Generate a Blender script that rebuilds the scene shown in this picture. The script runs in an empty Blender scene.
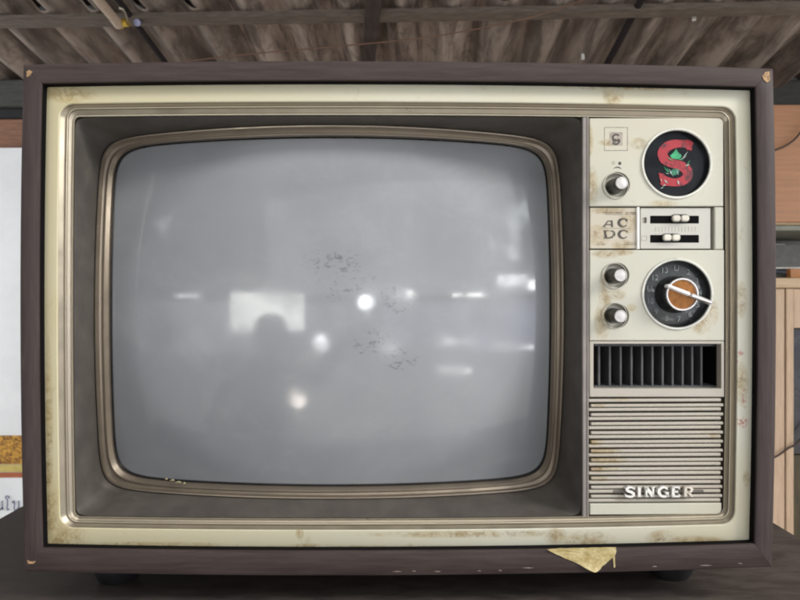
import bpy, bmesh, math, random
from mathutils import Vector, Matrix
R_ = math.radians
scene = bpy.context.scene
random.seed(7)

# ------------------------------------------------------------------ camera, world, lights, exposure
CZ = 1.0            # camera height above the floor (m)
D = 0.467           # lens to the front of the television (m)
S = 0.00075         # metres per photo pixel on the television front
cam_d = bpy.data.cameras.new('camera')
cam = bpy.data.objects.new('camera', cam_d)
scene.collection.objects.link(cam)
cam.location = (0, -D, CZ)
cam.rotation_euler = (R_(90), 0, 0)
cam_d.sensor_width = 36.0
cam_d.lens = 36.0 * D / (800 * S)
cam_d.clip_start = 0.01
cam_d.clip_end = 200
cam_d.dof.use_dof = True
cam_d.dof.focus_distance = D + 0.012
cam_d.dof.aperture_fstop = 22
scene.camera = cam

world = bpy.data.worlds.new('World')
scene.world = world
world.use_nodes = True
bg = world.node_tree.nodes['Background']
bg.inputs[0].default_value = (0.93, 0.97, 1.0, 1)
bg.inputs[1].default_value = 0.055

scene.view_settings.view_transform = 'Standard'
scene.view_settings.look = 'None'
scene.view_settings.gamma = 1
scene.view_settings.use_curve_mapping = False
scene.view_settings.exposure = -0.22
try:
    scene.cycles.max_bounces = 8
    scene.cycles.use_denoising = True
    scene.cycles.filter_width = 2.0
except Exception:
    pass


def area(name, center, sx, sz, radiance, col=(1, 1, 1), aim=(0, 0, CZ), disk=False):
    """daylight opening or lamp behind the photographer, given by size and brightness"""
    l = bpy.data.lights.new(name, 'AREA')
    l.shape = 'ELLIPSE' if disk else 'RECTANGLE'
    l.size, l.size_y = sx, sz
    l.energy = radiance * math.pi * sx * sz * (math.pi / 4 if disk else 1)
    l.color = col
    o = bpy.data.objects.new(name, l)
    scene.collection.objects.link(o)
    o.location = center
    d = Vector(aim) - Vector(center)
    o.rotation_euler = d.to_track_quat('-Z', 'Y').to_euler()
    return o


# openings seen mirrored in the picture tube
area('window_light', (-1.36, -3.5, CZ - 0.09), 1.19, 0.60, 15, (1.0, 1.0, 0.94))
area('slot_light', (0.79, -3.5, CZ + 0.18), 0.30, 0.12, 30, (1, 1, .97))
area('slot_light', (2.03, -3.5, CZ + 0.19), 0.71, 0.06, 26, (1, 1, .95))
area('slot_light', (1.76, -2.0, CZ + 0.285), 0.36, 0.12, 22, (1, 1, 1))
area('slot_light', (2.18, -2.0, CZ + 0.255), 0.24, 0.13, 24, (1, 1, 1))
area('slot_light', (-3.0, -3.5, CZ + 0.18), 0.55, 0.08, 12, (1, 1, 1))
area('ground_glint', (-0.375, -2.5, CZ - 0.425), 0.15, 0.21, 26, (1, 1, 1), disk=True)
area('ground_glint', (-0.46, -1.6, CZ - 0.725), 0.13, 0.17, 22, (1, .9, .82), disk=True)
area('ground_glint', (0.41, -2.5, CZ - 0.47), 0.17, 0.09, 22, (1, 1, .97))
area('ground_glint', (1.23, -2.5, CZ - 0.43), 0.44, 0.05, 16, (1, 1, .9))
area('ground_glint', (1.0, -2.0, CZ - 0.655), 0.36, 0.05, 14, (1, 1, .97))
area('ground_glint', (1.37, -1.5, CZ - 0.36), 0.40, 0.04, 14, (1, 1, 1))
# leafy daylight at the two open sides of the shed, broken up by foliage
def leafy(o, scale=3.5, lo=.45, hi=.7):
    l = o.data
    l.use_nodes = True
    nt = l.node_tree
    em = nt.nodes['Emission']
    ge = nt.nodes.new('ShaderNodeNewGeometry')
    no = nt.nodes.new('ShaderNodeTexNoise')
    no.inputs['Scale'].default_value = scale
    no.inputs['Detail'].default_value = 5
    mr = nt.nodes.new('ShaderNodeMapRange')
    mr.interpolation_type = 'SMOOTHSTEP'
    mr.inputs[1].default_value, mr.inputs[2].default_value = lo, hi
    nt.links.new(ge.outputs['Position'], no.inputs['Vector'])
    nt.links.new(no.outputs['Fac'], mr.inputs[0])
    nt.links.new(mr.outputs[0], em.inputs['Strength'])
for o in [q for q in scene.objects if q.name.startswith(('ground_glint', 'slot_light'))]:
    leafy(o, 7 if 'glint' in o.name else 5, .28, .62)
leafy(bpy.data.objects['window_light'], 1.6, .05, .75)
leafy(area('side_daylight', (2.1, -2.0, CZ + 0.95), 1.1, 0.75, 6.0, (.92, .96, 1)), 3.2, .5, .75)
leafy(area('side_daylight', (-3.1, -2.0, CZ + 1.0), 1.3, 0.95, 4.0, (.86, .9, 1)), 2.6, .52, .8)
# unseen key panel added for light from high on the right
area('added_key_light', (4.7, -2.1, CZ + 2.8), 2.2, 2.2, 34, (1.0, .985, .95))
# unseen overhead panel added to brighten the floor outside the eaves
sky = area('added_top_light', (0.5, -2.75, CZ + 3.35), 4.0, 1.6, 5.0, (1.0, .99, .96))
sky.rotation_euler = (0, 0, 0)
leafy(area('yard_daylight', (2.6, -4.2, CZ - 0.42), 4.6, 1.0, 3.8, (.74, .77, 1)), .9, .2, .8)
leafy(area('yard_daylight', (-2.3, -4.2, CZ - 0.42), 5.0, 1.0, 2.6, (.84, .87, 1)), .9, .25, .8)
leafy(area('front_daylight', (1.7, -5.5, CZ + 1.75), 9.0, 3.0, 1.75, (.93, .97, 1)), .45, .1, .85)
# unseen side lamps added to brighten the banner, cupboard and roof
area('added_left_light', (-3.3, 0.6, CZ + 0.2), 1.6, 1.6, 4.5, (.95, .98, 1), aim=(-1, 2.2, CZ))
area('added_right_light', (3.3, 0.5, CZ + 0.2), 1.4, 1.4, 3.2, (1, .97, .92), aim=(1.4, 2.0, CZ))
# flash window of the pocket camera
area('camera_flash', (0.003, -D - 0.012, CZ + 0.008), 0.036, 0.036, 55, (.95, .97, 1), aim=(0.003, 1, CZ), disk=True)


# ------------------------------------------------------------------ node helpers
def new_mat(name):
    m = bpy.data.materials.new(name)
    m.use_nodes = True
    nt = m.node_tree
    return m, nt, nt.nodes['Principled BSDF']


class N:
    """small wrapper for wiring procedural nodes"""
    def __init__(self, nt):
        self.nt = nt
        self.tc = nt.nodes.new('ShaderNodeTexCoord')

    def node(self, t, **kw):
        n = self.nt.nodes.new(t)
        for k, v in kw.items():
            setattr(n, k, v)
        return n

    def link(self, a, b):
        self.nt.links.new(a, b)

    def put(self, sock, v):
        if isinstance(v, bpy.types.NodeSocket):
            self.link(v, sock)
        else:
            sock.default_value = v

    def mapping(self, scale=(1, 1, 1), loc=(0, 0, 0), rot=(0, 0, 0), src=None):
        m = self.node('ShaderNodeMapping')
        self.link(src or self.tc.outputs['Object'], m.inputs[0])
        m.inputs['Scale'].default_value = scale
        m.inputs['Location'].default_value = loc
        m.inputs['Rotation'].default_value = rot
        return m.outputs[0]

    def noise(self, vec, scale=5, detail=4, rough=.6, dist=0):
        n = self.node('ShaderNodeTexNoise')
        self.link(vec, n.inputs['Vector'])
        n.inputs['Scale'].default_value = scale
        n.inputs['Detail'].default_value = detail
        n.inputs['Roughness'].default_value = rough
        n.inputs['Distortion'].default_value = dist
        return n.outputs['Fac']

    def ramp(self, fac, lo, hi, a=0.0, b=1.0):
        m = self.node('ShaderNodeMapRange')
        m.interpolation_type = 'SMOOTHSTEP'
        self.link(fac, m.inputs[0])
        m.inputs[1].default_value = lo
        m.inputs[2].default_value = hi
        m.inputs[3].default_value = a
        m.inputs[4].default_value = b
        return m.outputs[0]

    def math(self, op, a, b=0.0, clamp=False):
        m = self.node('ShaderNodeMath', operation=op)
        m.use_clamp = clamp
        self.put(m.inputs[0], a)
        self.put(m.inputs[1], b)
        return m.outputs[0]

    def mix(self, fac, a, b):
        m = self.node('ShaderNodeMix', data_type='RGBA')
        self.put(m.inputs['Factor'], fac)
        for sock, v in ((m.inputs[6], a), (m.inputs[7], b)):
            if isinstance(v, tuple):
                sock.default_value = (*v[:3], 1)
            else:
                self.link(v, sock)
        return m.outputs[2]

    def bump(self, h, strength=.2, dist=.001):
        b = self.node('ShaderNodeBump')
        b.inputs['Strength'].default_value = strength
        b.inputs['Distance'].default_value = dist
        self.link(h, b.inputs['Height'])
        return b.outputs[0]

    def spots(self, pts):
        """soft blotches round given places (x, z, rx, rz) in the object's own space"""
        acc = None
        sep = self.node('ShaderNodeSeparateXYZ')
        self.link(self.tc.outputs['Object'], sep.inputs[0])
        for (x, z, rx, rz) in pts:
            dx = self.math('MULTIPLY', self.math('SUBTRACT', sep.outputs[0], x), 1 / rx)
            dz = self.math('MULTIPLY', self.math('SUBTRACT', sep.outputs[2], z), 1 / rz)
            r2 = self.math('ADD', self.math('MULTIPLY', dx, dx), self.math('MULTIPLY', dz, dz))
            v = self.math('SUBTRACT', 1.0, r2, True)
            acc = v if acc is None else self.math('MAXIMUM', acc, v)
        return acc


def simple(name, col, rough=.5, metal=0.0, var=.15, scale=40, bump=0.0, coat=0.0, dirt=None, stretch=(1, 1, 1), spec=.5):
    m, nt, p = new_mat(name)
    n = N(nt)
    v = n.mapping(stretch)
    f = n.noise(v, scale, 5, .6)
    lo = tuple(c * (1 - var) for c in col)
    hi = tuple(min(1, c * (1 + var)) for c in col)
    c = n.mix(n.ramp(f, .3, .7), lo, hi)
    if dirt:
        f2 = n.noise(n.mapping(stretch, (3, 1, 2)), scale * .6, 6, .7)
        c = n.mix(n.ramp(f2, .55, .75, 0, dirt[1]), c, dirt[0])
    n.link(c, p.inputs['Base Color'])
    n.link(n.ramp(f, .2, .8, max(0, rough - .08), min(1, rough + .1)), p.inputs['Roughness'])
    p.inputs['Metallic'].default_value = metal
    p.inputs['Coat Weight'].default_value = coat
    p.inputs['Specular IOR Level'].default_value = spec
    if bump:
        n.link(n.bump(n.noise(v, scale * 4, 3), bump), p.inputs['Normal'])
    return m


# ------------------------------------------------------------------ geometry helpers
class G:
    def __init__(self):
        self.v, self.f = [], []

    def add(self, pts):
        i = len(self.v)
        self.v += [tuple(p) for p in pts]
        return list(range(i, i + len(pts)))

    def loft(self, rings, closed=True, cap0=False, cap1=False):
        ids = [self.add(r) for r in rings]
        n = len(ids[0])
        for a, b in zip(ids[:-1], ids[1:]):
            for i in range(n if closed else n - 1):
                j = (i + 1) % n
                self.f.append((a[i], a[j], b[j], b[i]))
        if cap0:
            self.f.append(tuple(reversed(ids[0])))
        if cap1:
            self.f.append(tuple(ids[-1]))
        return ids

    def box(self, x0, x1, y0, y1, z0, z1, ch=0.0):
        if ch <= 0:
            i = self.add([(x, y, z) for x in (x0, x1) for y in (y0, y1) for z in (z0, z1)])
            for q in ((0, 1, 3, 2), (4, 6, 7, 5), (0, 4, 5, 1), (2, 3, 7, 6), (0, 2, 6, 4), (1, 5, 7, 3)):
                self.f.append(tuple(i[k] for k in q))
            return
        def sq(y, c):
            return [(x0 + c, y, z0 + c), (x1 - c, y, z0 + c), (x1 - c, y, z1 - c), (x0 + c, y, z1 - c)]
        self.loft([sq(y0, ch), sq(y0 + ch, 0), sq(y1 - ch, 0), sq(y1, ch)], True, True, True)

    def tube(self, pts, r, n=8, caps=True):
        pts = [Vector(p) for p in pts]
        rings = []
        up = Vector((0.03, .02, 1))
        for k, p in enumerate(pts):
            t = (pts[min(k + 1, len(pts) - 1)] - pts[max(k - 1, 0)]).normalized()
            a = t.cross(up)
            if a.length < .05:
                a = t.cross(Vector((1, 0, 0)))
            a.normalize()
            b = t.cross(a)
            rr = r[k] if isinstance(r, (list, tuple)) else r
            rings.append([p + (a * math.cos(q) + b * math.sin(q)) * rr for q in [2 * math.pi * i / n for i in range(n)]])
        self.loft(rings, True, caps, caps)

    def build(self, name, mat, parent=None, angle=32, off=(0, 0, 0), smooth=True):
        me = bpy.data.meshes.new(name)
        me.from_pydata([(x + off[0], y + off[1], z + off[2]) for x, y, z in self.v], [], self.f)
        bm = bmesh.new()
        bm.from_mesh(me)
        bmesh.ops.recalc_face_normals(bm, faces=bm.faces)
        bm.to_mesh(me)
        bm.free()
        if smooth:
            me.polygons.foreach_set('use_smooth', [True] * len(me.polygons))
            me.set_sharp_from_angle(angle=R_(angle))
        me.materials.append(mat)
        o = bpy.data.objects.new(name, me)
        scene.collection.objects.link(o)
        if parent:
            o.parent = parent
        return o


def empty(name, loc=(0, 0, 0), rz=0.0, label=None, cat=None, group=None, kind=None):
    o = bpy.data.objects.new(name, None)
    o.empty_display_size = .05
    scene.collection.objects.link(o)
    o.location = loc
    o.rotation_euler = (0, 0, rz)
    tag(o, label, cat, group, kind)
    return o


def tag(o, label=None, cat=None, group=None, kind=None):
    if label: o['label'] = label
    if cat: o['category'] = cat
    if group: o['group'] = group
    if kind: o['kind'] = kind
    return o


def at(px, py, Y):
    """point in the place at depth Y behind the television front that the photo shows at (px, py)"""
    k = S * (D + Y) / D
    return Vector(((px - 400) * k, Y, CZ + (300 - py) * k))


def catmull(pts, n=8):
    out = []
    P = [pts[0]] + list(pts) + [pts[-1]]
    for i in range(1, len(P) - 2):
        for k in range(n):
            t = k / n
            a, b, c, d = P[i - 1], P[i], P[i + 1], P[i + 2]
            out.append(tuple(.5 * (2 * b[q] + (c[q] - a[q]) * t + (2 * a[q] - 5 * b[q] + 4 * c[q] - d[q]) * t * t
                                   + (3 * b[q] - a[q] - 3 * c[q] + d[q]) * t ** 3) for q in range(len(b))))
    out.append(tuple(pts[-1]))
    return out


# ------------------------------------------------------------------ television: measuring its front
ROT = R_(0.8)                    # the set stands turned a little: its right side is farther away
BASE = 0.234                     # optical axis above the table top
KD = 1.5e-7                      # the set's edges bow outwards slightly
cr, sr = math.cos(ROT), math.sin(ROT)
CL = (-D * sr, -D * cr)          # lens position in the set's own frame


def M(px, py, d=0.0):
    """photo pixel -> (x, z) on the plane at depth d in the set's frame"""
    wx, wz = (px - 400) * S / D, (300 - py) * S / D
    lx, ly = wx * cr + sr, -wx * sr + cr
    t = (d - CL[1]) / ly
    return CL[0] + lx * t, wz * t


def proj(x, z, d):
    dx, dy = x - CL[0], d - CL[1]
    wx, wy = dx * cr - dy * sr, dx * sr + dy * cr
    return 400 + wx / wy * D / S, 300 - z / wy * D / S


def undist(px, py):
    x, y = px - 400, py - 300
    u, v = x, y
    for _ in range(6):
        k = 1 - KD * (u * u + v * v)
        u, v = x / k, y / k
    return 400 + u, 300 + v


def warp(x, z, d):
    dd = min(d, .03)
    px, py = proj(x, z, dd)
    u, v = px - 400, py - 300
    k = 1 - KD * (u * u + v * v)
    x2, z2 = M(400 + u * k, 300 + v * k, dd)
    return x2, z2


def rectI(l, r, t, b, d):
    """rectangle from the four mid-edge measurements"""
    return (M(*undist(l, 305), d)[0], M(*undist(r, 305), d)[0],
            M(*undist(395, b), d)[1], M(*undist(395, t), d)[1])


def rr(x0, x1, z0, z1, r, ns=16, nc=6):
    pts = []
    cs = [(x0 + r, z0 + r, 180), (x1 - r, z0 + r, 270), (x1 - r, z1 - r, 0), (x0 + r, z1 - r, 90)]
    for k, (cx, cz, a0) in enumerate(cs):
        for i in range(nc + 1):
            a = R_(a0 + 90 * i / nc)
            pts.append((cx + r * math.cos(a), cz + r * math.sin(a)))
        nx = cs[(k + 1) % 4]
        a = R_(a0 + 90)
        p = (cx + r * math.cos(a), cz + r * math.sin(a))
        q = (nx[0] + r * math.cos(R_(nx[2])), nx[1] + r * math.sin(R_(nx[2])))
        for i in range(1, ns):
            t = i / ns
            pts.append((p[0] + (q[0] - p[0]) * t, p[1] + (q[1] - p[1]) * t))
    return pts


def ringI(l, r, t, b, d, rad, dd=None, ns=16):
    """bowed rounded rectangle ring; measured on plane dd, placed at d"""
    x0, x1, z0, z1 = rectI(l, r, t, b, d if dd is None else dd)
    out = []
    for x, z in rr(x0, x1, z0, z1, rad * S, ns):
        w = warp(x, z, d)
        out.append((w[0], d, w[1]))
    return out


TV = empty('television', (0, 0, CZ - BASE), ROT,
           'old wood-cased television with cream front and blank grey screen on the dark table', 'television')
OFF = (0, 0, BASE)


def tvb(g, name, mat, parent=None, angle=32, smooth=True):
    return g.build(name, mat, parent or TV, angle, OFF, smooth)


def L(px, py, d=.012):
    x, z = M(px, py, d)
    return x, z + BASE


# ------------------------------------------------------------------ materials
def cream_mat(name, base, yellow, spots=(), red=(), rough=.42, grime=.5):
    m, nt, p = new_mat(name)
    n = N(nt)
    v = n.mapping()
    sep = n.node('ShaderNodeSeparateXYZ')
    n.link(n.tc.outputs['Object'], sep.inputs[0])
    low = n.noise(v, 7, 3, .5)
    yel = n.math('ADD', n.ramp(sep.outputs[0], .16, -.26, 0, .75), n.ramp(low, .45, .75, 0, .45), True)  # warm light cast at the left painted in as yellow, plus random yellowing
    c = n.mix(yel, base, yellow)
    stain = n.noise(v, 55, 8, .7, .6)
    c = n.mix(n.ramp(stain, .60, .74, 0, grime), c, (.30, .23, .12))
    if spots:
        sp = n.spots(spots)
        k = n.math('MULTIPLY', sp, n.ramp(n.noise(v, 130, 7, .75, .8), .40, .62))
        dif = n.math('MULTIPLY', n.math('POWER', sp, .6), n.ramp(n.noise(n.mapping((1, 1, 1), (1, 3, 8)), 60, 5, .65, .5), .32, .62))
        c = n.mix(n.math('MULTIPLY', dif, .55), c, (.42, .32, .14))
        c = n.mix(n.math('MULTIPLY', k, .7), c, (.24, .15, .05))
        k2 = n.math('MULTIPLY', sp, n.ramp(n.noise(n.mapping((1, 1, 1), (2, 5, 1)), 420, 4, .7), .6, .68))
        c = n.mix(n.math('MULTIPLY', k2, .75), c, (.07, .05, .035))
    if red:
        k = n.math('MULTIPLY', n.spots(red), n.ramp(n.noise(v, 350, 4, .7), .47, .56))
        c = n.mix(n.math('MULTIPLY', k, .8), c, (.35, .05, .04))
    speck = n.noise(n.mapping((1, 1, .8), (7, 2, 9)), 260, 3, .6)
    c = n.mix(n.ramp(speck, .72, .77, 0, .7), c, (.10, .07, .045))
    n.link(c, p.inputs['Base Color'])
    n.link(n.ramp(stain, .3, .75, rough - .08, rough + .25), p.inputs['Roughness'])
    n.link(n.bump(n.noise(v, 900, 2), .05, .0004), p.inputs['Normal'])
    return m


def spl(items, d=.01):
    return [(L(px, py, d)[0], L(px, py, d)[1], rx * S, ry * S) for px, py, rx, ry in items]


CREAM = cream_mat('aged cream plastic', (.58, .565, .465), (.50, .435, .255),
                  spl([(612, 96, 12, 14), (62, 538, 30, 20), (52, 515, 9, 40), (588, 540, 30, 12), (660, 538, 18, 10),
                       (310, 546, 30, 4), (555, 535, 14, 10), (300, 533, 5, 6), (745, 478, 5, 9), (740, 384, 8, 24),
                       (70, 95, 30, 10), (410, 546, 4, 5), (740, 300, 6, 20), (690, 540, 40, 6), (300, 547, 260, 3), (50, 440, 5, 110), (470, 533, 120, 4), (150, 545, 90, 5), (640, 88, 90, 4)]),
                  spl([(739, 355, 5, 6), (741, 421, 7, 8), (737, 362, 3, 3), (743, 398, 3, 12)]))
PLATE = cream_mat('cream control plate', (.54, .525, .44), (.50, .455, .335),
                  spl([(593, 185, 7, 22), (606, 292, 8, 22), (603, 322, 9, 22), (606, 254, 16, 5), (702, 322, 12, 14),
                       (618, 295, 10, 6), (640, 143, 10, 7), (610, 142, 12, 4), (664, 203, 16, 4), (632, 308, 6, 5),
                       (715, 312, 6, 14), (590, 140, 5, 18), (623, 252, 14, 4)]), rough=.36, grime=.3)
SLAT = cream_mat('champagne grille slat', (.44, .405, .345), (.40, .35, .275),
                 spl([(600, 452, 26, 4), (604, 461, 30, 4), (602, 470, 20, 4), (596, 443, 10, 4), (598, 480, 14, 3),
                      (600, 406, 8, 3), (622, 400, 10, 2), (716, 436, 6, 3), (606, 509, 4, 5)]), rough=.34, grime=.35)
BADGEPLATE = cream_mat('stained badge foil', (.52, .47, .38), (.45, .39, .25),
                       spl([(600, 235, 14, 12), (630, 220, 10, 14), (612, 210, 22, 4), (624, 244, 12, 6)]), rough=.35, grime=.6)
BRONZE = simple('bronze painted trim', (.37, .325, .25), .34, .75, .04, 60)
RIDGEHI = simple('painted ridge highlight', (.62, .57, .47), .34, .5, .03, 60)  # paler than the trim: the ridge's specular highlight put into the colour
BRONZE2 = simple('dull bronze escutcheon', (.23, .19, .145), .36, .6, .04, 60)
MASK = simple('dark grey-brown mask plastic', (.076, .067, .059), .46, 0, .16, 45, .12, dirt=((.15, .13, .11), .5), spec=.3)
BLACK = simple('black plastic', (.018, .018, .02), .3, 0, .2, 60)
FIN = simple('dark grey fin', (.075, .075, .08), .45, 0, .2, 60)
DARKGAP = simple('dark cavity', (.005, .0045, .005), .9, 0, .2, 30, spec=.1)  # near-black colour, standing in for shade in the cabinet gap
CHROME = simple('worn chrome', (.70, .68, .66), .36, .9, .05, 40)
SILVER = simple('spun aluminium', (.56, .54, .52), .42, .8, .12, 220)
GREYPLATE = simple('brushed grey slider plate', (.50, .48, .43), .38, .25, .08, 300, 0, stretch=(1, 1, 40))
INK = simple('worn dark print', (.07, .06, .05), .6, 0, .3, 400)
def worn_print(name, ink, ground, lo=.45, hi=.6, scale=420):
    m, nt, p = new_mat(name)
    n = N(nt)
    a = n.noise(n.mapping(), scale, 5, .7)
    b = n.noise(n.mapping((1, 1, 1), (6, 1, 3)), scale * .25, 4, .6)
    n.link(n.mix(n.ramp(n.math('MULTIPLY', n.math('ADD', a, b), .5), lo, hi), ink, ground), p.inputs['Base Color'])
    p.inputs['Roughness'].default_value = .5
    return m
BADGEINK = worn_print('worn badge lettering', (.06, .05, .04), (.42, .37, .27), .53, .62)
BROWNINK = worn_print('worn brown rule', (.14, .10, .07), (.42, .37, .27), .46, .56)
FADED = simple('faded print', (.30, .27, .22), .6, 0, .3, 400)
WHITEP = simple('white plastic', (.80, .79, .76), .3, 0, .06, 80)
IVORY = simple('ivory slider plastic', (.66, .63, .54), .35, 0, .1, 80)
RED = worn_print('scratched red enamel', (.36, .015, .028), (.05, .012, .016), .50, .60, 240)
GREEN = simple('green enamel flake', (.03, .30, .13), .4, 0, .4, 500)
RUBBER = simple('black rubber', (.014, .014, .016), .55, 0, .2, 60)
SCUFF = simple('pale scuff', (.26, .20, .17), .8, 0, .4, 900, .3)
CHIP = simple('bare chipped wood', (.40, .25, .13), .8, 0, .55, 700, .4)


def wood(name, dark, light, stretch, rough=.42, scale=9, worn=.0, coat=0.0, spec=.5):
    m, nt, p = new_mat(name)
    n = N(nt)
    v = n.mapping(stretch)
    a = n.noise(v, scale, 7, .65, .5)
    b = n.noise(n.mapping(tuple(q * 3 for q in stretch), (4, 2, 7)), scale * 2, 4, .7)
    c = n.mix(n.ramp(a, .3, .72), dark, light)
    c = n.mix(n.ramp(b, .58, .7, 0, .5), c, tuple(q * .55 for q in dark))
    if worn:
        w = n.noise(n.mapping((1, 1, 1), (1, 8, 3)), 120, 6, .8, .4)
        c = n.mix(n.ramp(w, .66, .75, 0, worn), c, tuple(q * 2.6 for q in light))
    n.link(c, p.inputs['Base Color'])
    n.link(n.ramp(a, .2, .8, rough - .06, rough + .14), p.inputs['Roughness'])
    p.inputs['Coat Weight'].default_value = coat
    p.inputs['Specular IOR Level'].default_value = spec
    n.link(n.bump(a, .06, .001), p.inputs['Normal'])
    return m


WOOD_H = wood('dark walnut laminate', (.043, .030, .028), (.068, .050, .046), (2.2, 20, 34), .5, worn=.16, spec=.22)
WOOD_V = wood('dark walnut laminate upright', (.043, .031, .030), (.068, .051, .048), (34, 20, 2.2), .5, worn=.16, spec=.22)


def glass_mat():
    m, nt, p = new_mat('grey picture tube')
    n = N(nt)
    v = n.mapping()
    low = n.noise(n.mapping((1, 1, 1)), 6, 4, .6)
    c = n.mix(n.ramp(low, .3, .7), (.228, .236, .252), (.262, .271, .287))
    dust = n.noise(n.mapping((1, 1, 1.4), (5, 1, 2)), 22, 8, .72, .6)
    c = n.mix(n.ramp(dust, .45, .8, 0, .35), c, (.34, .34, .34))
    wipe = n.noise(n.mapping((14, 1, 1.2), (2, 8, 1), (0, R_(-24), 0)), 5, 6, .7, .3)
    c = n.mix(n.ramp(wipe, .5, .8, 0, .035), c, (.42, .42, .42))
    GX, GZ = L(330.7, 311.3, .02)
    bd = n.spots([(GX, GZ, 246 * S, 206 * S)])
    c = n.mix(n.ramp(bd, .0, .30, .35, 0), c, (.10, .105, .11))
    sp = n.spots(spl([(348, 285, 36, 22), (392, 300, 30, 20), (372, 345, 26, 18), (398, 362, 26, 16), (330, 262, 40, 16)], .015))
    sm = n.noise(n.mapping((1.0, 1, 1.5), (3, 4, 6), (0, R_(28), 0)), 150, 6, .72, .9)
    k = n.math('MULTIPLY', sp, n.ramp(sm, .53, .63))
    c = n.mix(n.math('MULTIPLY', k, .8), c, (.08, .085, .09))
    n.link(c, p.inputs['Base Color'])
    p.inputs['Roughness'].default_value = .32
    p.inputs['Specular IOR Level'].default_value = .45
    p.inputs['Coat Weight'].default_value = 1.0
    p.inputs['Coat IOR'].default_value = 1.52
    cr_ = n.ramp(n.noise(n.mapping((1, 1, 1), (1, 2, 3)), 18, 5, .7), .35, .8, .06, .20)
    n.link(cr_, p.inputs['Coat Roughness'])
    return m


GLASS = glass_mat()

# ------------------------------------------------------------------ setting: floor, back wall, roof
CONC = simple('grey concrete floor', (.48, .465, .44), .8, 0, .15, 6, .1, dirt=((.30, .28, .25), .5))
g = G()
g.box(-6, 6, -7, 4, -.06, 0)
tag(g.build('floor', CONC), kind='structure')

WY = 2.24
WALLW = wood('reddish board', (.20, .095, .055), (.34, .17, .105), (1, 6, 9), .6)
DARKBEAM = wood('weathered beam', (.045, .045, .042), (.085, .085, .075), (2, 12, 14), .7)
g = G()
g.box(-3.2, 3.2, WY + .02, WY + .06, 0, CZ + .80)
tag(g.build('back_wall', WALLW), kind='structure')
g = G()
g.box(-3.2, 3.2, WY - .04, WY + .015, CZ + .83, CZ + .945, .004)
tag(g.build('eave_beam', DARKBEAM), 'weathered grey-green timber beam below the roof edge', 'beam')
g = G()
g.box(-3.2, 3.2, WY - .01, WY + .018, CZ + .79, CZ + .828, .002)
tag(g.build('eave_batten', simple('blackened batten', (.012, .012, .014), .7)), 'thin black batten under the grey eave beam', 'batten')

# corrugated roof, falling away from the camera
ey = Vector((.0385, 1, -.169)).normalized()
ex = Vector((1, -.0385, 0)).normalized()
ez = ex.cross(ey).normalized()
ROOF_O = Vector((0.1, 2.27, CZ + .895))
rm = Matrix((ex, ey, ez)).transposed().to_4x4()
rm.translation = ROOF_O
roof = empty('roof', kind='structure')
roof.matrix_world = rm


def roof_mat():
    m, nt, p = new_mat('stained fibre cement')
    n = N(nt)
    oi = n.node('ShaderNodeObjectInfo')
    v = n.mapping((6, .9, 1))
    a = n.noise(v, 3, 7, .65, .3)
    b = n.noise(n.mapping((1, 1, 1), (4, 2, 1)), 9, 7, .7, .5)
    c = n.mix(n.ramp(a, .36, .64), (.13, .098, .08), (.47, .385, .325))
    c = n.mix(n.ramp(b, .5, .72, 0, .7), c, (.11, .085, .07))
    c = n.mix(n.ramp(n.noise(n.mapping((1, .5, 1), (9, 9, 9)), 5, 5, .6), .58, .7, 0, .6), c, (.27, .155, .10))
    c = n.mix(n.ramp(oi.outputs['Random'], 0, 1, 0, .45), c, (.12, .105, .09))
    n.link(c, p.inputs['Base Color'])
    p.inputs['Roughness'].default_value = .85
    n.link(n.bump(b, .35, .006), p.inputs['Normal'])
    return m


ROOFM = roof_mat()
PITCH = .177


def sheet(x0, waves, y0, y1, zoff, tilt=0.0):
    g = G()
    n = waves * 12
    rows = []
    ny = 6
    for top in (0, 1):
        grid = []
        for j in range(ny + 1):
            y = y0 + (y1 - y0) * j / ny
            sag = .004 * math.sin(3.1 * j / ny)
            grid.append(g.add([(x0 + PITCH * i / 12, y, zoff + tilt * (y - y0) + .036 * math.cos(2 * math.pi * i / 12) + .007 * top - sag)
                               for i in range(n + 1)]))
        rows.append(grid)
    lo, hi = rows
    for j in range(ny):
        for i in range(n):
            g.f.append((lo[j][i], lo[j + 1][i], lo[j + 1][i + 1], lo[j][i + 1]))
            g.f.append((hi[j][i], hi[j][i + 1], hi[j + 1][i + 1], hi[j + 1][i]))
    for j in range(ny):
        for e in (0, n):
            g.f.append((lo[j][e], lo[j + 1][e], hi[j + 1][e], hi[j][e]))
    for i in range(n):
        for e in (0, ny):
            g.f.append((lo[e][i], lo[e][i + 1], hi[e][i + 1], hi[e][i]))
    return g


PURLIN = wood('grey-brown purlin', (.10, .08, .064), (.19, .155, .125), (2, 14, 14), .75)
def roof_bar(name, a, b, w, h, mat, label=None, cat=None, part=True):
    a, b = Vector(a), Vector(b)
    t = (b - a).normalized()
    sd = t.cross(Vector((0, 0, 1))).normalized()
    g = G()
    g.loft([[q + sd * sx * w / 2 + Vector((0, 0, sz)) for sx, sz in ((-1, 0), (1, 0), (1, -h), (-1, -h))] for q in (a, (a + b) / 2 + Vector((0, 0, -.004)), b)], True, True, True)
    return g.build(name, mat, roof)
DARKIRON = simple('blackened rod', (.015, .013, .015), .6, 0, .2, 30)
RAFT = wood('dark rafter', (.035, .028, .024), (.075, .058, .05), (10, 2, 10), .7)


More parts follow.
